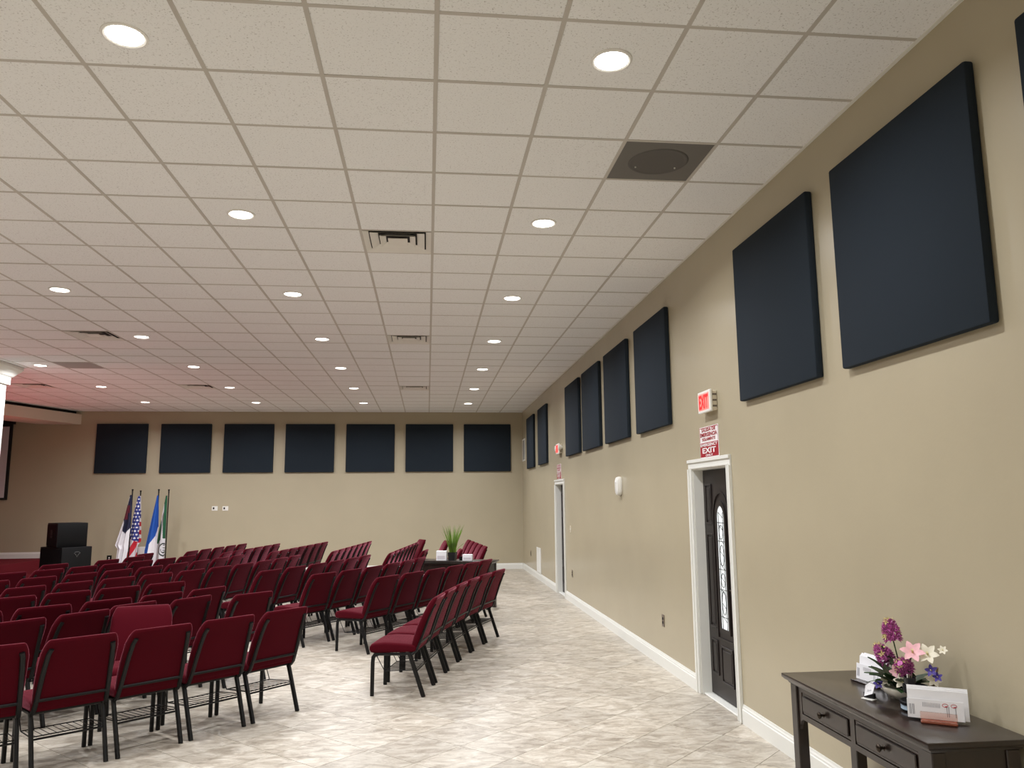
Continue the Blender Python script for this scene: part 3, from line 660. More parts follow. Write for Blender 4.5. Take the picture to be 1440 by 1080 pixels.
ROWS = {
 'nearest row of the left block': [(-2.735, 5.415, 34.5), (-2.295, 5.734, 38.6), (-1.89, 6.083, 42.8), (-1.511, 6.461, 46.2), (-1.152, 6.874, 49.6)],
 'second nearest row of the left block': [(-3.124, 6.575, 52.0), (-2.8, 7.003, 53.8), (-2.585, 7.515, 55.4), (-2.191, 7.886, 57.0), (-1.688, 8.147, 47.0)],
 'third nearest row of the left block': [(-3.73, 7.09, 38.0), (-3.324, 7.454, 42.2), (-2.936, 7.844, 47.8), (-2.583, 8.266, 52.4), (-2.263, 8.714, 56.2)],
 'fourth nearest row of the left block': [(-3.973, 8.222, 46.6), (-3.613, 8.604, 46.8), (-3.254, 8.988, 47.0), (-2.896, 9.372, 47.2)],
 'fifth nearest row of the left block': [(-4.315, 9.214, 54.6), (-3.998, 9.669, 55.6), (-3.688, 10.13, 56.6), (-3.387, 10.596, 57.6)],
 'long sixth row from the camera': [(-5.055, 9.927, 50.8), (-4.716, 10.373, 54.7), (-4.408, 10.84, 58.5), (-4.131, 11.326, 62.1), (-3.884, 11.829, 65.6), (-3.667, 12.345, 68.8), (-3.479, 12.873, 71.9), (-3.318, 13.409, 74.7), (-3.183, 13.953, 77.4)],
 'long seventh row from the camera': [(-5.421, 11.119, 57.3), (-5.139, 11.575, 59.4), (-4.875, 12.041, 61.6), (-4.629, 12.517, 63.8), (-4.403, 13.002, 66.2), (-4.197, 13.497, 68.6), (-4.012, 14.0, 71.1)],
 'sparse row next to the loudspeakers': [(-5.50, 12.57, 62), (-5.06, 13.39, 66), (-4.88, 14.05, 70), (-4.98, 14.85, 74)],
 'row nearest the right wall': [(0.124, 7.637, 77.7), (0.246, 8.161, 76.0), (0.384, 8.681, 74.1), (0.542, 9.196, 71.9), (0.72, 9.703, 69.3), (0.924, 10.201, 66.2)],
 'second row from the right wall': [(-0.454, 9.655, 55.4), (-0.155, 10.102, 57.0), (0.132, 10.558, 58.7), (0.403, 11.022, 60.6), (0.659, 11.496, 62.7), (0.897, 11.979, 64.9)],
 'third row from the right wall': [(-1.271, 10.207, 55.0), (-0.974, 10.669, 59.5), (-0.712, 11.151, 63.3), (-0.479, 11.648, 66.5), (-0.273, 12.156, 69.3), (-0.09, 12.674, 71.6)],
 'fourth row from the right wall': [(-2.038, 10.829, 62.0), (-1.787, 11.326, 64.3), (-1.557, 11.832, 66.8), (-1.349, 12.347, 69.3), (-1.164, 12.872, 71.8), (-1.002, 13.404, 74.4)],
 'fifth row from the right wall': [(-3.10, 11.075, 61.5), (-2.855, 11.56, 65.3), (-2.648, 12.063, 69.0), (-2.464, 12.592, 72.5), (-2.31, 13.13, 75.7), (-2.186, 13.676, 78.7)],
}
HK = 0.9886          # rows were surveyed at the height of the backrest tops; this brings them to 0.86 m
def line_row(a, b, n):
    ang = math.degrees(math.atan2(b[1] - a[1], b[0] - a[0])); L = math.hypot(b[0] - a[0], b[1] - a[1])
    return [(a[0] + (b[0] - a[0]) * (k + .5) / n, a[1] + (b[1] - a[1]) * (k + .5) / n, ang) for k in range(n)]
far = [((-4.395, 15.16), (-3.917, 18.05)), ((-3.609, 14.57), (-3.174, 17.83)), ((-2.782, 14.61), (-2.213, 18.31)), ((-1.69, 14.52), (-1.245, 18.30)), ((-0.636, 13.83), (-0.183, 17.59))]
fn_ = ['leftmost row of the far block', 'second row from left, far block', 'middle row of the far block', 'fourth row from left, far block', 'rightmost row of the far block']
for (a, b), nm in zip(far, fn_):
    ROWS[nm] = line_row(a, b, int(math.hypot(b[0] - a[0], b[1] - a[1]) / 0.53))
for nm, cs in ROWS.items():
    n = len(cs)
    for k, (x, y, a) in enumerate(cs):
        if k == n - 1: lab = f'maroon padded chair at the right end of the {nm}'
        else: lab = f'maroon padded chair, {ORD[n - 1 - k]} from right in {nm}'
        chair(x * HK, y * HK, a, lab)
chair(-2.43, 7.25, 195, 'maroon chair turned around to face the camera behind the nearest row')
chair(-0.10, 18.36, 108, 'maroon chair showing its front at far end of the far block').rotation_euler = (0, 0, R(108))
gs = line_row((1.143, 15.03), (0.925, 18.13), 5)
for k, (x, y, a) in enumerate(gs): chair(x, y, a, f'bright maroon chair facing left behind the grass plant, {ORD[k]} nearest of its row')
chair(0.62, 14.52, 92, 'maroon chair edge-on right of the grass plant, behind the far console')
chair(0.44, 17.66, 100, 'maroon chair just left of and behind the grass plant')
chair(-0.02, 14.45, 80, 'maroon chair behind the left end of the far console')

# ------------------------------------------------------------------ console tables
def make_console():
    t = thing('console_table', '', 'table'); L, D, H = 1.31, 0.455, 0.76; a, b = L / 2, D / 2
    mb = MB(); mb.box(-a, a, -b, b, H - 0.022, H); mb.build('table_top', ESP, t, bevel=0.005, seg=2, smooth=True)
    MB().rings([[(sx * (a - i), sy * (b - i), z) for sx, sy in ((-1, -1), (1, -1), (1, 1), (-1, 1))] for i, z in ((0.006, H - 0.0225), (0.012, H - 0.03), (0.026, H - 0.036), (0.030, H - 0.046))]).build('edge_moulding', ESP, t)
    z0, z1 = 0.545, H - 0.0465
    for s in (-1, 1):
        for q in (-1, 1):
            x0, x1 = sorted((s * (a - 0.035), s * (a - 0.10))); y0, y1 = sorted((q * (b - 0.035), q * (b - 0.095)))
            MB().box(x0, x1, y0, y1, 0, z1).build('leg', ESP, t, bevel=0.004)
        e0, e1 = sorted((s * (a - 0.045), s * (a - 0.07))); box('end_panel', e0, e1, -b + 0.096, b - 0.096, z0, z1, ESP, t)
    box('back_rail', -a + 0.101, a - 0.101, b - 0.07, b - 0.045, z0, z1, ESP, t)
    mb = MB(); fy = -b + 0.045
    mb.box(-a + 0.101, a - 0.101, fy, fy + 0.02, z1 - 0.028, z1); mb.box(-a + 0.101, a - 0.101, fy, fy + 0.02, z0, z0 + 0.028)
    for x in (-a + 0.101, -0.02, a - 0.141): mb.box(x, x + 0.04, fy, fy + 0.02, z0 + 0.028, z1 - 0.028)
    mb.build('front_rail', ESP, t)
    for s in (-1, 1):
        x0, x1 = (0.024, a - 0.145) if s > 0 else (-a + 0.145, -0.024)
        d = MB(); d.box(x0, x1, fy + 0.004, fy + 0.018, z0 + 0.032, z1 - 0.032); dr = d.build('drawer', ESP, t)
        m = MB(); m.box(x0 + 0.012, x1 - 0.012, fy - 0.006, fy + 0.0035, z0 + 0.044, z1 - 0.044); m.build('drawer_field', ESP, dr, bevel=0.004)
        xc, zc = (x0 + x1) / 2, (z0 + z1) / 2
        MB().lathe([(0.0, 0.0), (0.013, 0.0), (0.007, 0.004), (0.006, 0.014), (0.015, 0.018), (0.018, 0.025), (0.012, 0.031), (0.0, 0.033)], 16, fn=lambda q, xc=xc: (xc + q[0], fy - 0.006 - q[2], zc + q[1])).build('knob', KNOBM, dr, smooth=True)
    for s in (-1, 1):                                   # little curved brackets under the apron beside the legs
        pts = [(s * (a - 0.101), z0), (s * (a - 0.15), z0), (s * (a - 0.125), z0 - 0.012), (s * (a - 0.108), z0 - 0.035), (s * (a - 0.101), z0 - 0.06)]
        MB().prism(pts if s < 0 else pts[::-1], fy, fy + 0.018, fn=lambda p, q, h: (p, h, q)).build('bracket', ESP, t)
    return t
ct = make_console(); ct['label'] = 'dark wood console table with two drawers against the right wall'
ct.location = (2.207, 3.735, 0); ct.rotation_euler = (0, 0, -math.pi / 2)
c2 = copy_tree(ct); c2['label'] = 'dark console table with grass plant among the far chairs'
c2.location = (0.50, 13.24, 0); c2.rotation_euler = (0, 0, R(-22))
ct['group'] = c2['group'] = 'dark console tables'
TZ = 0.7602

# ------------------------------------------------------------------ things on the near console
def brochures(loc, rz, label, w, sheets, copper, red):
    t = thing('brochure_holder', label, 'brochure holder', loc, rz)
    if copper: MB().box(-w * 0.30, w * 0.30, -0.05, 0.03, 0.0, 0.012).build('base', COPPER, t, bevel=0.004); lip = MB().box(-w * 0.30, w * 0.30, -0.05, -0.046, 0.012, 0.05).build('front_lip', ACRYL, t)
    else: MB().box(-w / 2, w / 2, -0.05, 0.03, 0.0, 0.008).build('base', ESP, t, bevel=0.002)
    z0 = 0.013 if copper else 0.009
    tilt = lambda y, z: (y + z * 0.10, z)
    for k in range(sheets):
        h = 0.115 + 0.006 * (k % 3); y = 0.004 + k * 0.0055
        p = [(-w / 2, y, z0), (w / 2, y, z0), (w / 2, y + h * 0.12, z0 + h), (-w / 2, y + h * 0.12, z0 + h)]
        q = [(a, b_ + 0.0045, c_) for a, b_, c_ in p]
        MB().add(p + q, [(0, 1, 2, 3), (7, 6, 5, 4), (0, 4, 5, 1), (1, 5, 6, 2), (2, 6, 7, 3), (3, 7, 4, 0)]).build('envelope', PAPER, t)
    fh = 0.078; p = [(-w / 2 - 0.002, -0.012, z0), (w * 0.42, -0.012, z0), (w * 0.42, -0.003, z0 + fh), (-w / 2 - 0.002, -0.003, z0 + fh)]
    lf = MB().add(p + [(a, b_ + 0.002, c_) for a, b_, c_ in p], [(0, 1, 2, 3), (7, 6, 5, 4), (0, 4, 5, 1), (1, 5, 6, 2), (2, 6, 7, 3), (3, 7, 4, 0)]).build('leaflet', PAPER, t)
    pr = MB()
    def ln(x0, x1, zz, hh): 
        yy = -0.0126 + (zz - z0) * 0.115; pr.add([(x0, yy, zz), (x1, yy, zz), (x1, yy + hh * 0.115, zz + hh), (x0, yy + hh * 0.115, zz + hh)], [(0, 1, 2, 3)])
    for k in range(12): ln(-w * 0.25 + k * w * 0.025, -w * 0.25 + k * w * 0.025 + 0.0015, z0 + 0.048, 0.018)
    for x in (-0.47, -0.45, -0.42, -0.40, 0.14, 0.17, 0.28): ln(w * x, w * x + 0.002, z0 + 0.014, 0.042)
    pr.build('print', INK, lf, recalc=False)
    if red:
        rm = MB()
        for xc in (w * 0.12, w * 0.26):
            pts = [(xc + 0.011 * math.cos(2 * math.pi * k / 14), -0.0122 + (0.06 + 0.007 * math.sin(2 * math.pi * k / 14)) * 0.115, z0 + 0.06 + 0.007 * math.sin(2 * math.pi * k / 14)) for k in range(15)]
            rm.tube(pts, 0.0011, n=4)
            rm.tube([(xc - 0.002, -0.0066, z0 + 0.055), (xc + 0.008, -0.006, z0 + 0.058)], 0.0015, n=4)
        rm.build('logo', INKR, lf)
    return t
ang = math.atan2(3.292 - 3.422, 2.315 - 2.118)
brochures((2.215, 3.352, TZ), ang, 'white envelopes and leaflets in a copper holder at the near end of console', 0.236, 5, True, True)
brochures((2.325, 4.06, TZ), R(-83), 'white brochures in a holder left of the flowers', 0.215, 6, False, False)
t = thing('card_holder', 'small clear card stand with tilted card in front of the flowers', 'card holder', (2.135, 3.765, TZ), R(-60))
MB().box(-0.03, 0.03, -0.02, 0.02, 0, 0.004).build('base', PLASTIC, t, bevel=0.001)
MB().box(-0.027, 0.027, 0.0, 0.018, 0.0041, 0.03).build('pocket', SMOKE, t, bevel=0.002)
MB().add([(-0.02, -0.004, 0.012), (0.024, -0.004, 0.03), (0.03, 0.012, 0.07), (0.0, 0.016, 0.075), (-0.018, 0.01, 0.06), (-0.02, -0.006, 0.012), (0.024, -0.006, 0.03), (0.03, 0.01, 0.07), (0.0, 0.014, 0.075), (-0.018, 0.008, 0.06)],
         [(0, 1, 2, 3, 4), (9, 8, 7, 6, 5), (0, 5, 6, 1), (1, 6, 7, 2), (2, 7, 8, 3), (3, 8, 9, 4), (4, 9, 5, 0)]).build('card', PAPER, t)
pr = MB()
for k in range(4): pr.add([(-0.006 + k * 0.006, -0.0045 + 0.004, 0.034 + k * 0.002), (-0.004 + k * 0.006, -0.0005, 0.034 + k * 0.002), (0.003 + k * 0.006, 0.0085, 0.058), (0.001 + k * 0.006, 0.0085, 0.058)], [(0, 1, 2, 3)])
pr.build('print', INK, t, recalc=False)

# flower arrangement
fl = thing('flower_arrangement', 'purple and pink artificial flowers in an ivory bowl on console', 'flowers', (2.315, 3.745, TZ))
n = 40
bowl = MB().rings([[(r_ * (1 + 0.035 * math.cos(12 * 2 * math.pi * k / n)) * math.cos(2 * math.pi * k / n), r_ * (1 + 0.035 * math.cos(12 * 2 * math.pi * k / n)) * math.sin(2 * math.pi * k / n), z) for k in range(n)] for r_, z in ((0.05, 0.0), (0.055, 0.004), (0.085, 0.02), (0.106, 0.04), (0.108, 0.052), (0.1, 0.058), (0.094, 0.052), (0.06, 0.03))]).build('bowl', BOWL, fl, smooth=True)
def leaf(p, d, L, w, m, nm='leaf', bend=0.3, par=None):
    """blade from p along d, bending down"""
    d = Vector(d).normalized(); s = d.cross(Vector((0, 0, 1)));  s = s.normalized() if s.length > 1e-3 else Vector((1, 0, 0)); nn = s.cross(d); vs = []
    for k in range(6):
        t_ = k / 5; c_ = Vector(p) + d * L * t_ - nn * bend * L * t_ * t_ ; ww = w * math.sin(math.pi * min(0.97, 0.08 + t_ * 0.92)) ** 0.8
        vs += [c_ - s * ww, c_ + nn * (-0.12 * w) , c_ + s * ww, c_ + nn * (-0.12 * w - 0.0012)]
    fs = []
    for k in range(5):
        a = k * 4; b_ = a + 4; fs += [(a, b_, b_ + 1, a + 1), (a + 1, b_ + 1, b_ + 2, a + 2), (a + 2, b_ + 2, b_ + 3, a + 3), (a + 3, b_ + 3, b_, a)]
    fs += [(0, 1, 2, 3), (20, 23, 22, 21)]
    return MB().add(vs, fs).build(nm, m, par or fl, smooth=True)
def spike(base, d, L, r, nm='hyacinth'):
    d = Vector(d).normalized(); a = d.cross(Vector((0.3, 1, 0))).normalized(); b = d.cross(a); mb = MB(); rn = random.Random(int(L * 1e4) + 3)
    N = 46
    for k in range(N):
        t_ = (k + 0.5) / N; ph = k * 2.39996; rr = r * (0.75 + 0.5 * math.sin(math.pi * (0.15 + 0.8 * t_))) * (1 - 0.35 * t_)
        o = (a * math.cos(ph) + b * math.sin(ph)); c_ = Vector(base) + d * L * t_ + o * rr * 0.55
        tip = (o + d * 0.25).normalized(); s1 = tip.cross(d).normalized(); s2 = tip.cross(s1)
        mi = 1 if t_ > 0.9 or rn.random() < 0.06 else 0
        for q in range(5):
            an = 2 * math.pi * q / 5 + rn.random(); e = s1 * math.cos(an) + s2 * math.sin(an); f_ = s1 * math.cos(an + 0.6) + s2 * math.sin(an + 0.6); g_ = s1 * math.cos(an - 0.6) + s2 * math.sin(an - 0.6)
            mb.add([c_, c_ + f_ * rr * 0.2 + tip * rr * 0.28, c_ + e * rr * 0.5 + tip * rr * 0.42, c_ + g_ * rr * 0.2 + tip * rr * 0.28], [(0, 1, 2, 3)], mi)
    mb.tube([Vector(base), Vector(base) + d * L], r * 0.34, r * 0.34, n=7, mi=0)
    h = mb.build(nm, [HYA, HYT], fl, recalc=False)
    return h
cx, cy = 2.315, 3.745
def L_(x, y, z): return (x - cx, y - cy, z - TZ)
def stem(a, b): MB().tube([a, ((a[0] + b[0]) / 2 + 0.006, (a[1] + b[1]) / 2, (a[2] + b[2]) / 2), b], 0.0035, n=6).build('stem', LEAF, fl)
stem((0, 0.02, 0.045), L_(2.28, 3.76, 1.035)); spike(L_(2.28, 3.76, 1.03), (-0.05, 0.2, 1), 0.105, 0.042)
stem((0, 0.03, 0.045), L_(2.265, 3.80, 0.95)); spike(L_(2.265, 3.79, 0.93), (-0.1, 0.75, 0.62), 0.10, 0.040)
stem((0, 0, 0.045), L_(2.25, 3.63, 0.935)); spike(L_(2.255, 3.635, 0.925), (-0.75, -0.35, 0.6), 0.05, 0.042)
def flower(c, d, r, m, np_, nm, cm=HYT):
    d = Vector(d).normalized(); a = d.cross(Vector((0.2, 0.1, 1))).normalized(); b = d.cross(a); mb = MB()
    for q in range(np_):
        an = 2 * math.pi * q / np_; e = a * math.cos(an) + b * math.sin(an); s = d.cross(e); vs = []
        for k in range(5):
            t_ = k / 4; p = Vector(c) + e * r * t_ + d * r * (0.55 * t_ - 0.35 * t_ * t_); w = r * 0.30 * math.sin(math.pi * (0.12 + 0.84 * t_))
            vs += [p - s * w, p + d * -0.03 * r, p + s * w]
        mb.add(vs, [f for k in range(4) for f in ((k * 3, k * 3 + 3, k * 3 + 4, k * 3 + 1), (k * 3 + 1, k * 3 + 4, k * 3 + 5, k * 3 + 2))])
    mb.tube([Vector(c), Vector(c) + d * r * 0.45], r * 0.09, n=6, mi=1)
    return mb.build(nm, [m, cm], fl, recalc=False, smooth=True)
flower(L_(2.275, 3.60, 1.005), (-0.5, -0.75, 0.75), 0.055, PINK, 6, 'lily')
flower(L_(2.25, 3.70, 0.895), (-0.8, -0.5, 0.1), 0.036, PINK, 6, 'lily')
for p, r_ in (((2.33, 3.57, 1.0), 0.05), ((2.36, 3.50, 1.03), 0.022), ((2.22, 3.74, 0.85), 0.03), ((2.25, 3.66, 0.86), 0.04), ((2.36, 3.58, 0.88), 0.035)):
    flower(L_(*p), (-0.5, -0.6, 0.5), r_, CREAM, 6, 'white_blossom')
for p, r_ in (((2.20, 3.78, 0.825), 0.026), ((2.33, 3.55, 0.93), 0.03), ((2.345, 3.53, 0.905), 0.024)):
    flower(L_(*p), (-0.7, -0.5, 0.4), r_, VIOLET, 5, 'violet_blossom')
rn = random.Random(11)
for k in range(34):
    an = 2 * math.pi * k / 17 + rn.uniform(-.2, .2); z = 0.05 + rn.random() * 0.03
    leaf((0.04 * math.cos(an), 0.04 * math.sin(an), z), (math.cos(an), math.sin(an), rn.uniform(0.15, 1.6)), rn.uniform(0.09, 0.16) * (0.55 if math.cos(an) > 0.1 else 1), rn.uniform(0.026, 0.044), LEAF)
for d, L, w in (((-0.25, 0.25, 1), 0.21, 0.034), ((0.1, -0.1, 1), 0.20, 0.03), ((-0.2, -0.4, 1), 0.17, 0.03)): leaf((0, 0, 0.05), d, L, w, LEAF, bend=0.12)
for d in ((-0.5, 0.85, 0.35), (-0.6, 0.7, 0.15), (-0.3, 1.0, 0.2)): leaf((-0.03, 0.06, 0.06), d, 0.12, 0.026, LEAFL, 'pale_leaf', 0.5)
twg = MB(); twg.tube([(0.085, -0.02, 0.03), (0.092, -0.10, 0.09), (0.085, -0.135, 0.17)], 0.005, n=6); twg.tube([(0.092, -0.10, 0.09), (0.1, -0.13, 0.02)], 0.004, n=6)
twg.build('twig', TWIG, fl)

cd = thing('desk_carousel', 'black desk carousel with clear pen cup between flowers and leaflets', 'organizer', (2.235, 3.535, TZ), R(-20))
MB().lathe([(0.0, 0.0), (0.066, 0.0), (0.069, 0.003), (0.069, 0.010), (0.0, 0.010)], 28).build('base', BLACKP, cd, smooth=True)
MB().lathe([(0.0, 0.0101), (0.068, 0.0101), (0.068, 0.03), (0.0, 0.03)], 28).build('label_band', TINB, cd, smooth=True)
MB().lathe([(0.0, 0.0301), (0.071, 0.0301), (0.071, 0.042), (0.067, 0.046), (0.02, 0.046), (0.016, 0.06), (0.016, 0.075), (0.0, 0.075)], 28).build('turntable', BLACKP, cd, smooth=True)
MB().rings([[(a, b, z) for a, b in oval(r_, r_ * 0.9, 20, 4)] for r_, z in ((0.040, 0.0755), (0.048, 0.079), (0.051, 0.084), (0.051, 0.112), (0.048, 0.113), (0.046, 0.085))]).build('tray', BLACKP, cd, smooth=True)
MB().rings([[(-0.022 + a, b, z) for a, b in oval(r_, r_, 16, 4)] for r_, z in ((0.022, 0.086), (0.025, 0.148), (0.023, 0.148), (0.02, 0.09))]).build('cup', SMOKE, cd, smooth=True)
for k in range(3): MB().tube([(-0.028 + k * 0.006, 0.003 * k, 0.094), (-0.032 + k * 0.010, -0.004 + 0.004 * k, 0.16)], 0.003, n=6).build('pen', OUTLET if k else PLASTIC, cd)

# ------------------------------------------------------------------ things on the far console
pt = thing('grass_plant', 'tall green artificial grass in a square black pot', 'plant', (0.42, 13.23, TZ), R(-20))
MB().rings([[(a * r_, b * r_, z) for a, b in ((-1, -1), (1, -1), (1, 1), (-1, 1))] for r_, z in ((0.055, 0.0), (0.064, 0.13), (0.056, 0.13), (0.05, 0.10))]).build('pot', POT, pt)
gb = MB(); rn = random.Random(5)
for k in range(85):
    a = rn.uniform(0, 2 * math.pi); r_ = 0.05 * math.sqrt(rn.random()); lean = 0.02 + r_ * 2.3 + rn.uniform(-0.02, 0.04); h = rn.uniform(0.36, 0.48); w = rn.uniform(0.004, 0.008); b = rn.uniform(0, math.pi)
    dx, dy = w * math.cos(b), w * math.sin(b); pts = []
    for q in range(5):
        u = q / 4; x = r_ * math.cos(a) + lean * u ** 1.6 * math.cos(a); y = r_ * math.sin(a) + lean * u ** 1.6 * math.sin(a); ww = 1 - 0.85 * u ** 2
        pts += [(x - dx * ww, y - dy * ww, 0.1 + h * u), (x + dx * ww, y + dy * ww, 0.1 + h * u)]
    gb.add(pts, [(2 * q, 2 * q + 1, 2 * q + 3, 2 * q + 2) for q in range(4)])
gb.tube([(0.03, 0, 0.1), (0.1, 0, 0.2), (0.19, 0, 0.27)], 0.003, n=4)
o = gb.build('grass_blades', GRASS, pt, recalc=False); o['kind'] = 'stuff'
def paper_stack(name, loc, rz, w, d, h, label):
    t = thing(name, label, 'paper box', loc, rz)
    MB().box(-w / 2, w / 2, -d / 2, d / 2, 0, h).build('box_body', PAPER, t, bevel=0.003)
    box('print_label', -w * 0.38, w * 0.38, -d / 2 - 0.001, -d / 2 - 0.0001, h * 0.15, h * 0.5, INK if False else SCREEN, t)
paper_stack('paper_box', (0.245, 13.22, TZ), R(-15), 0.17, 0.09, 0.155, 'taller white paper box left of the grass pot')
paper_stack('paper_box', (0.665, 13.08, TZ), R(-15), 0.16, 0.09, 0.10, 'shorter white paper box right of the grass pot')
t = thing('black_cup', 'small black cup between grass pot and paper box', 'cup', (0.56, 13.14, TZ))
MB().lathe([(0.0, 0.0), (0.028, 0.0), (0.033, 0.06), (0.029, 0.06), (0.025, 0.008), (0, 0.008)], 16).build('cup_body', BLACKP, t, smooth=True)

# ------------------------------------------------------------------ loudspeakers
def speaker(name, loc, rz, w, d, h, label, kind):
    t = thing(name, label, 'loudspeaker', loc, rz)
    MB().box(-w / 2, w / 2, -d / 2, d / 2, 0, h).build('cabinet', BLACKP, t, bevel=0.012, seg=2, smooth=True)
    MB().box(-w / 2 + 0.03, w / 2 - 0.03, -d / 2 - 0.012, -d / 2 - 0.0005, 0.03, h - 0.03).build('grille', SPKCLOTH, t, bevel=0.006)
    if kind == 'sub':
        mb = MB(); x = d / 2
        mb.tube([(w / 2 + 0.003, 0.10, h - 0.12), (w / 2 + 0.003, 0.07, h - 0.085), (w / 2 + 0.003, 0.0, h - 0.075), (w / 2 + 0.003, -0.07, h - 0.085), (w / 2 + 0.003, -0.10, h - 0.12), (w / 2 + 0.003, -0.05, h - 0.15), (w / 2 + 0.003, 0.0, h - 0.24), (w / 2 + 0.003, 0.05, h - 0.15), (w / 2 + 0.003, 0.10, h - 0.12)], 0.007, n=5)
        mb.v = [(a, b * 0.62, (c_ - h + 0.13) * 0.62 + h - 0.13) for a, b, c_ in mb.v]; mb.build('emblem', LOGO, t)
    else:
        mb = MB(); mb.box(-0.05, 0.05, -d / 2 - 0.016, -d / 2 - 0.0121, h * 0.5, h * 0.72); mb.box(-0.05, 0.05, -d / 2 - 0.016, -d / 2 - 0.0121, h * 0.38, h * 0.47)
        mb.build('control_panel', BLACKF, t)
    return t
speaker('subwoofer', (-7.43, 17.4, 0), R(-38), 0.82, 0.62, 0.865, 'large black subwoofer with emblem standing below the other loudspeaker', 'sub')
speaker('loudspeaker', (-7.43, 17.4, 0.866), R(-48), 0.58, 0.58, 0.485, 'black loudspeaker box stacked on the subwoofer', 'top')

# ------------------------------------------------------------------ flags on poles
SC = 19.3 / FPX / 7.2 * 1.017          # metres per crop unit at the flags' distance
def interp(tab, y):
    if y <= tab[0][1]: return tab[0][0]
    for (a, y0), (b, y1) in zip(tab, tab[1:]):
        if y <= y1: return a + (b - a) * (y - y0) / (y1 - y0)
    return tab[-1][0]
def flag(label, wx, ztop, X0, Y0, left, right, mats, pattern, polex, folds=3.0, ph=0.0, yw=19.3):
    t = thing('flag', label, 'flag', (wx * yw / 19.3, yw, 0), 0, 'flags on poles')
    MB().tube([(polex, 0.045, 0.05), (polex, 0.045, ztop - 0.02)], 0.014, n=8).build('pole', BLACKM, t, smooth=True)
    MB().lathe([(0.0, 0), (0.014, 0.0), (0.02, 0.01), (0.012, 0.02), (0.018, 0.045), (0.024, 0.07), (0.012, 0.075), (0.0, 0.078)], 12, (polex, 0.045, ztop - 0.06)).build('finial', BLACKM, t, smooth=True)
    MB().lathe([(0.0, 0.0), (0.088, 0.0), (0.088, 0.015), (0.05, 0.04), (0.03, 0.07), (0.0, 0.07)], 20, (polex, 0.045, 0)).build('base', BLACKM, t, smooth=True)
    ns, nt_ = 44, 130; ytop = max(left[0][1], right[0][1]); ybot = 960; mb = MB(); vs = []
    for side in (0, 1):
        for j in range(nt_ + 1):
            yy = ytop + (ybot - ytop) * j / nt_; a, b = interp(left, yy), interp(right, yy)
            for i in range(ns + 1):
                s = i / ns; amp = 0.008 + 0.05 * j / nt_
                vs.append(((a + (b - a) * s - X0) * SC, amp * math.sin(s * folds * 2 * math.pi + ph + 0.9 * j / nt_) - 0.035 * j / nt_ + 0.004 * side, ztop - (yy - Y0) * SC))
    fs = []; mi = []; n1 = (ns + 1) * (nt_ + 1)
    for j in range(nt_):
        yy = ytop + (ybot - ytop) * (j + .5) / nt_; a, b = interp(left, yy), interp(right, yy)
        for i in range(ns):
            k = j * (ns + 1) + i; m = pattern(a + (b - a) * (i + .5) / ns, yy, (i + .5) / ns)
            fs.append((k, k + 1, k + ns + 2, k + ns + 1)); mi.append(m); fs.append((n1 + k, n1 + k + ns + 1, n1 + k + ns + 2, n1 + k + 1)); mi.append(m)
    mb.v = vs; mb.f = fs; mb.m = mi
    mb.build('cloth', mats, t, recalc=False, smooth=True)
def p1(x, y, s):
    edge = 205 + max(0, 400 - y) * 0.2 if y < 400 else 203
    if y < 545 - abs(x - 222) * 1.4 and x > edge - 2:
        return 2 if 280 < y < 410 and x < 255 and (y < 350 or x < 235) else 1
    return 0 if y > 205 else 1
flag('white flag with dark blue and red corner, leftmost of four', -6.879, 2.05, 257, 137, [(244, 185), (205, 400), (150, 600), (138, 645), (162, 680), (152, 780), (145, 960)], [(258, 185), (264, 300), (262, 470), (250, 700), (235, 830), (232, 960)], [FWHITE, FNAVY, FDRED], p1, 0.0, 2.2, yw=19.14)
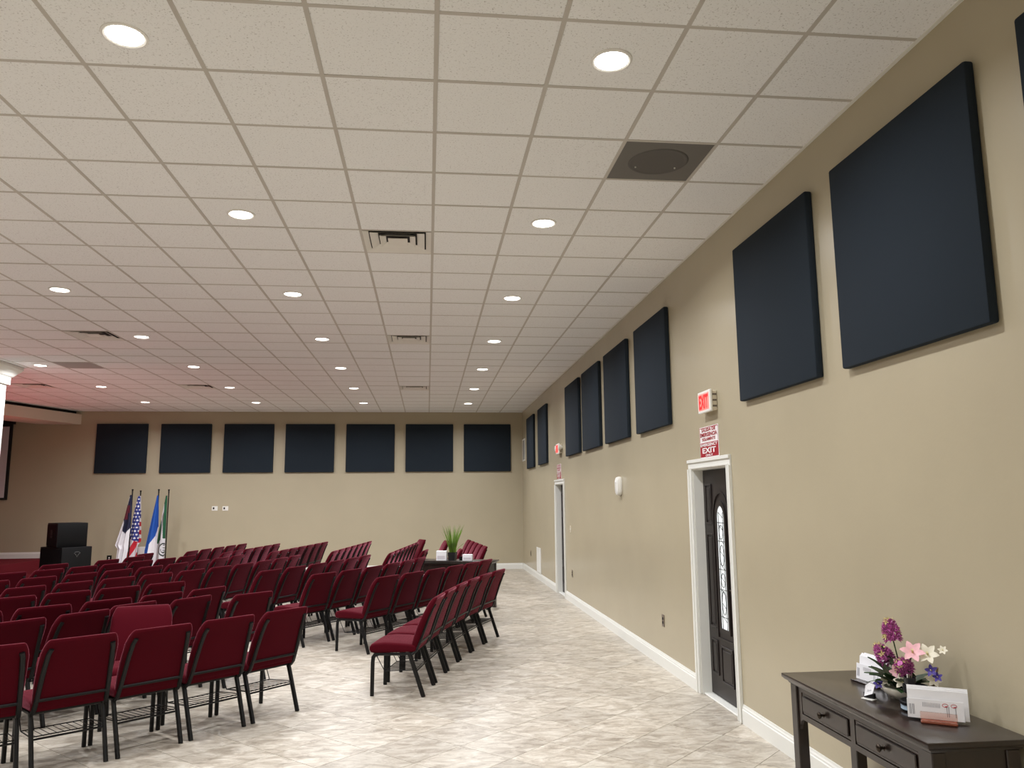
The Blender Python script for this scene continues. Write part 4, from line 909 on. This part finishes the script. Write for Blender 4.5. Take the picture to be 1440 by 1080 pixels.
def p2(x, y, s):
    lim = 590 + (x - 265) * 0.45
    if y < 195: return 0
    if s > 0.80 and y < 420 and y < 330: return 0
    if s > 0.76 and y > 400 and y < 640: return 1 if int((y - 400) / 38) % 2 else 0
    if y < lim:
        # white stars in staggered rows
        r_ = (y - 225) / 33.0; row = round(r_); u = (x - 250) / 27.0 + 0.5 * (row % 2)
        if math.hypot((r_ - row) * 33, (u - round(u)) * 27) < 8.2: return 0
        return 2
    q = ((x - 232) * 0.80 + (y - 600) * 0.42) / 36.0
    return 1 if int(math.floor(q)) % 2 == 0 else 0
flag('stars and stripes flag hanging second from left', -6.694, 2.025, 338, 148, [(322, 195), (290, 380), (265, 590), (245, 720), (232, 830), (226, 960)], [(350, 195), (358, 300), (372, 480), (382, 615), (356, 650), (346, 830), (342, 960)], [FWHITE, FRED, FBLUE], p2, 0.0, 1.6, 0.5, 19.46)
def p3(x, y, s):
    if y < 480: return 1
    lim = interp([(548, 480), (520, 560), (475, 640), (466, 720), (456, 790), (440, 830)], y)
    return 1 if x < lim else 0
flag('blue over white flag hanging third from left', -6.288, 2.047, 524, 137, [(516, 190), (480, 400), (430, 700), (430, 760), (456, 792), (462, 830), (470, 960)], [(530, 190), (542, 330), (550, 480), (545, 700), (540, 960)], [FWHITE, FAZURE], p3, 0.0, 1.5, 1.0, 19.14)
def p4(x, y, s):
    d = math.hypot((x - 606) / 0.55, y - 695)
    if 50 < d < 62 or (28 < d < 34 and y > 690) or (x > 600 and abs((y - 690) % 22 - 11) < 3 and d < 46): return 2
    if y < 590 and x > 594 + max(0, y - 400) * 0.02: return 1
    if 380 < y < 640 and x < 572 + (y - 380) * 0.05 and x < interp([(578, 380), (584, 600), (560, 640)], y): return 1
    return 0
flag('green and white flag with round emblem, rightmost of four', -6.079, 2.045, 616, 137, [(604, 190), (578, 380), (546, 620), (542, 700), (538, 960)], [(618, 190), (620, 400), (622, 700), (622, 960)], [FWHITE, FGREEN, FEMB], p4, 0.02, 1.3, 0.3, 19.46)

# ------------------------------------------------------------------ booklet on a near seat
t = thing('booklet', 'pale booklet lying on a seat in the nearest row', 'booklet', (-2.79, 5.70, 0.4735), R(34))
MB().box(-0.07, 0.07, -0.1, 0.1, 0, 0.006).build('cover', BLACKP, t); MB().box(-0.066, 0.068, -0.097, 0.097, 0.0062, 0.012).build('pages', TINB, t)
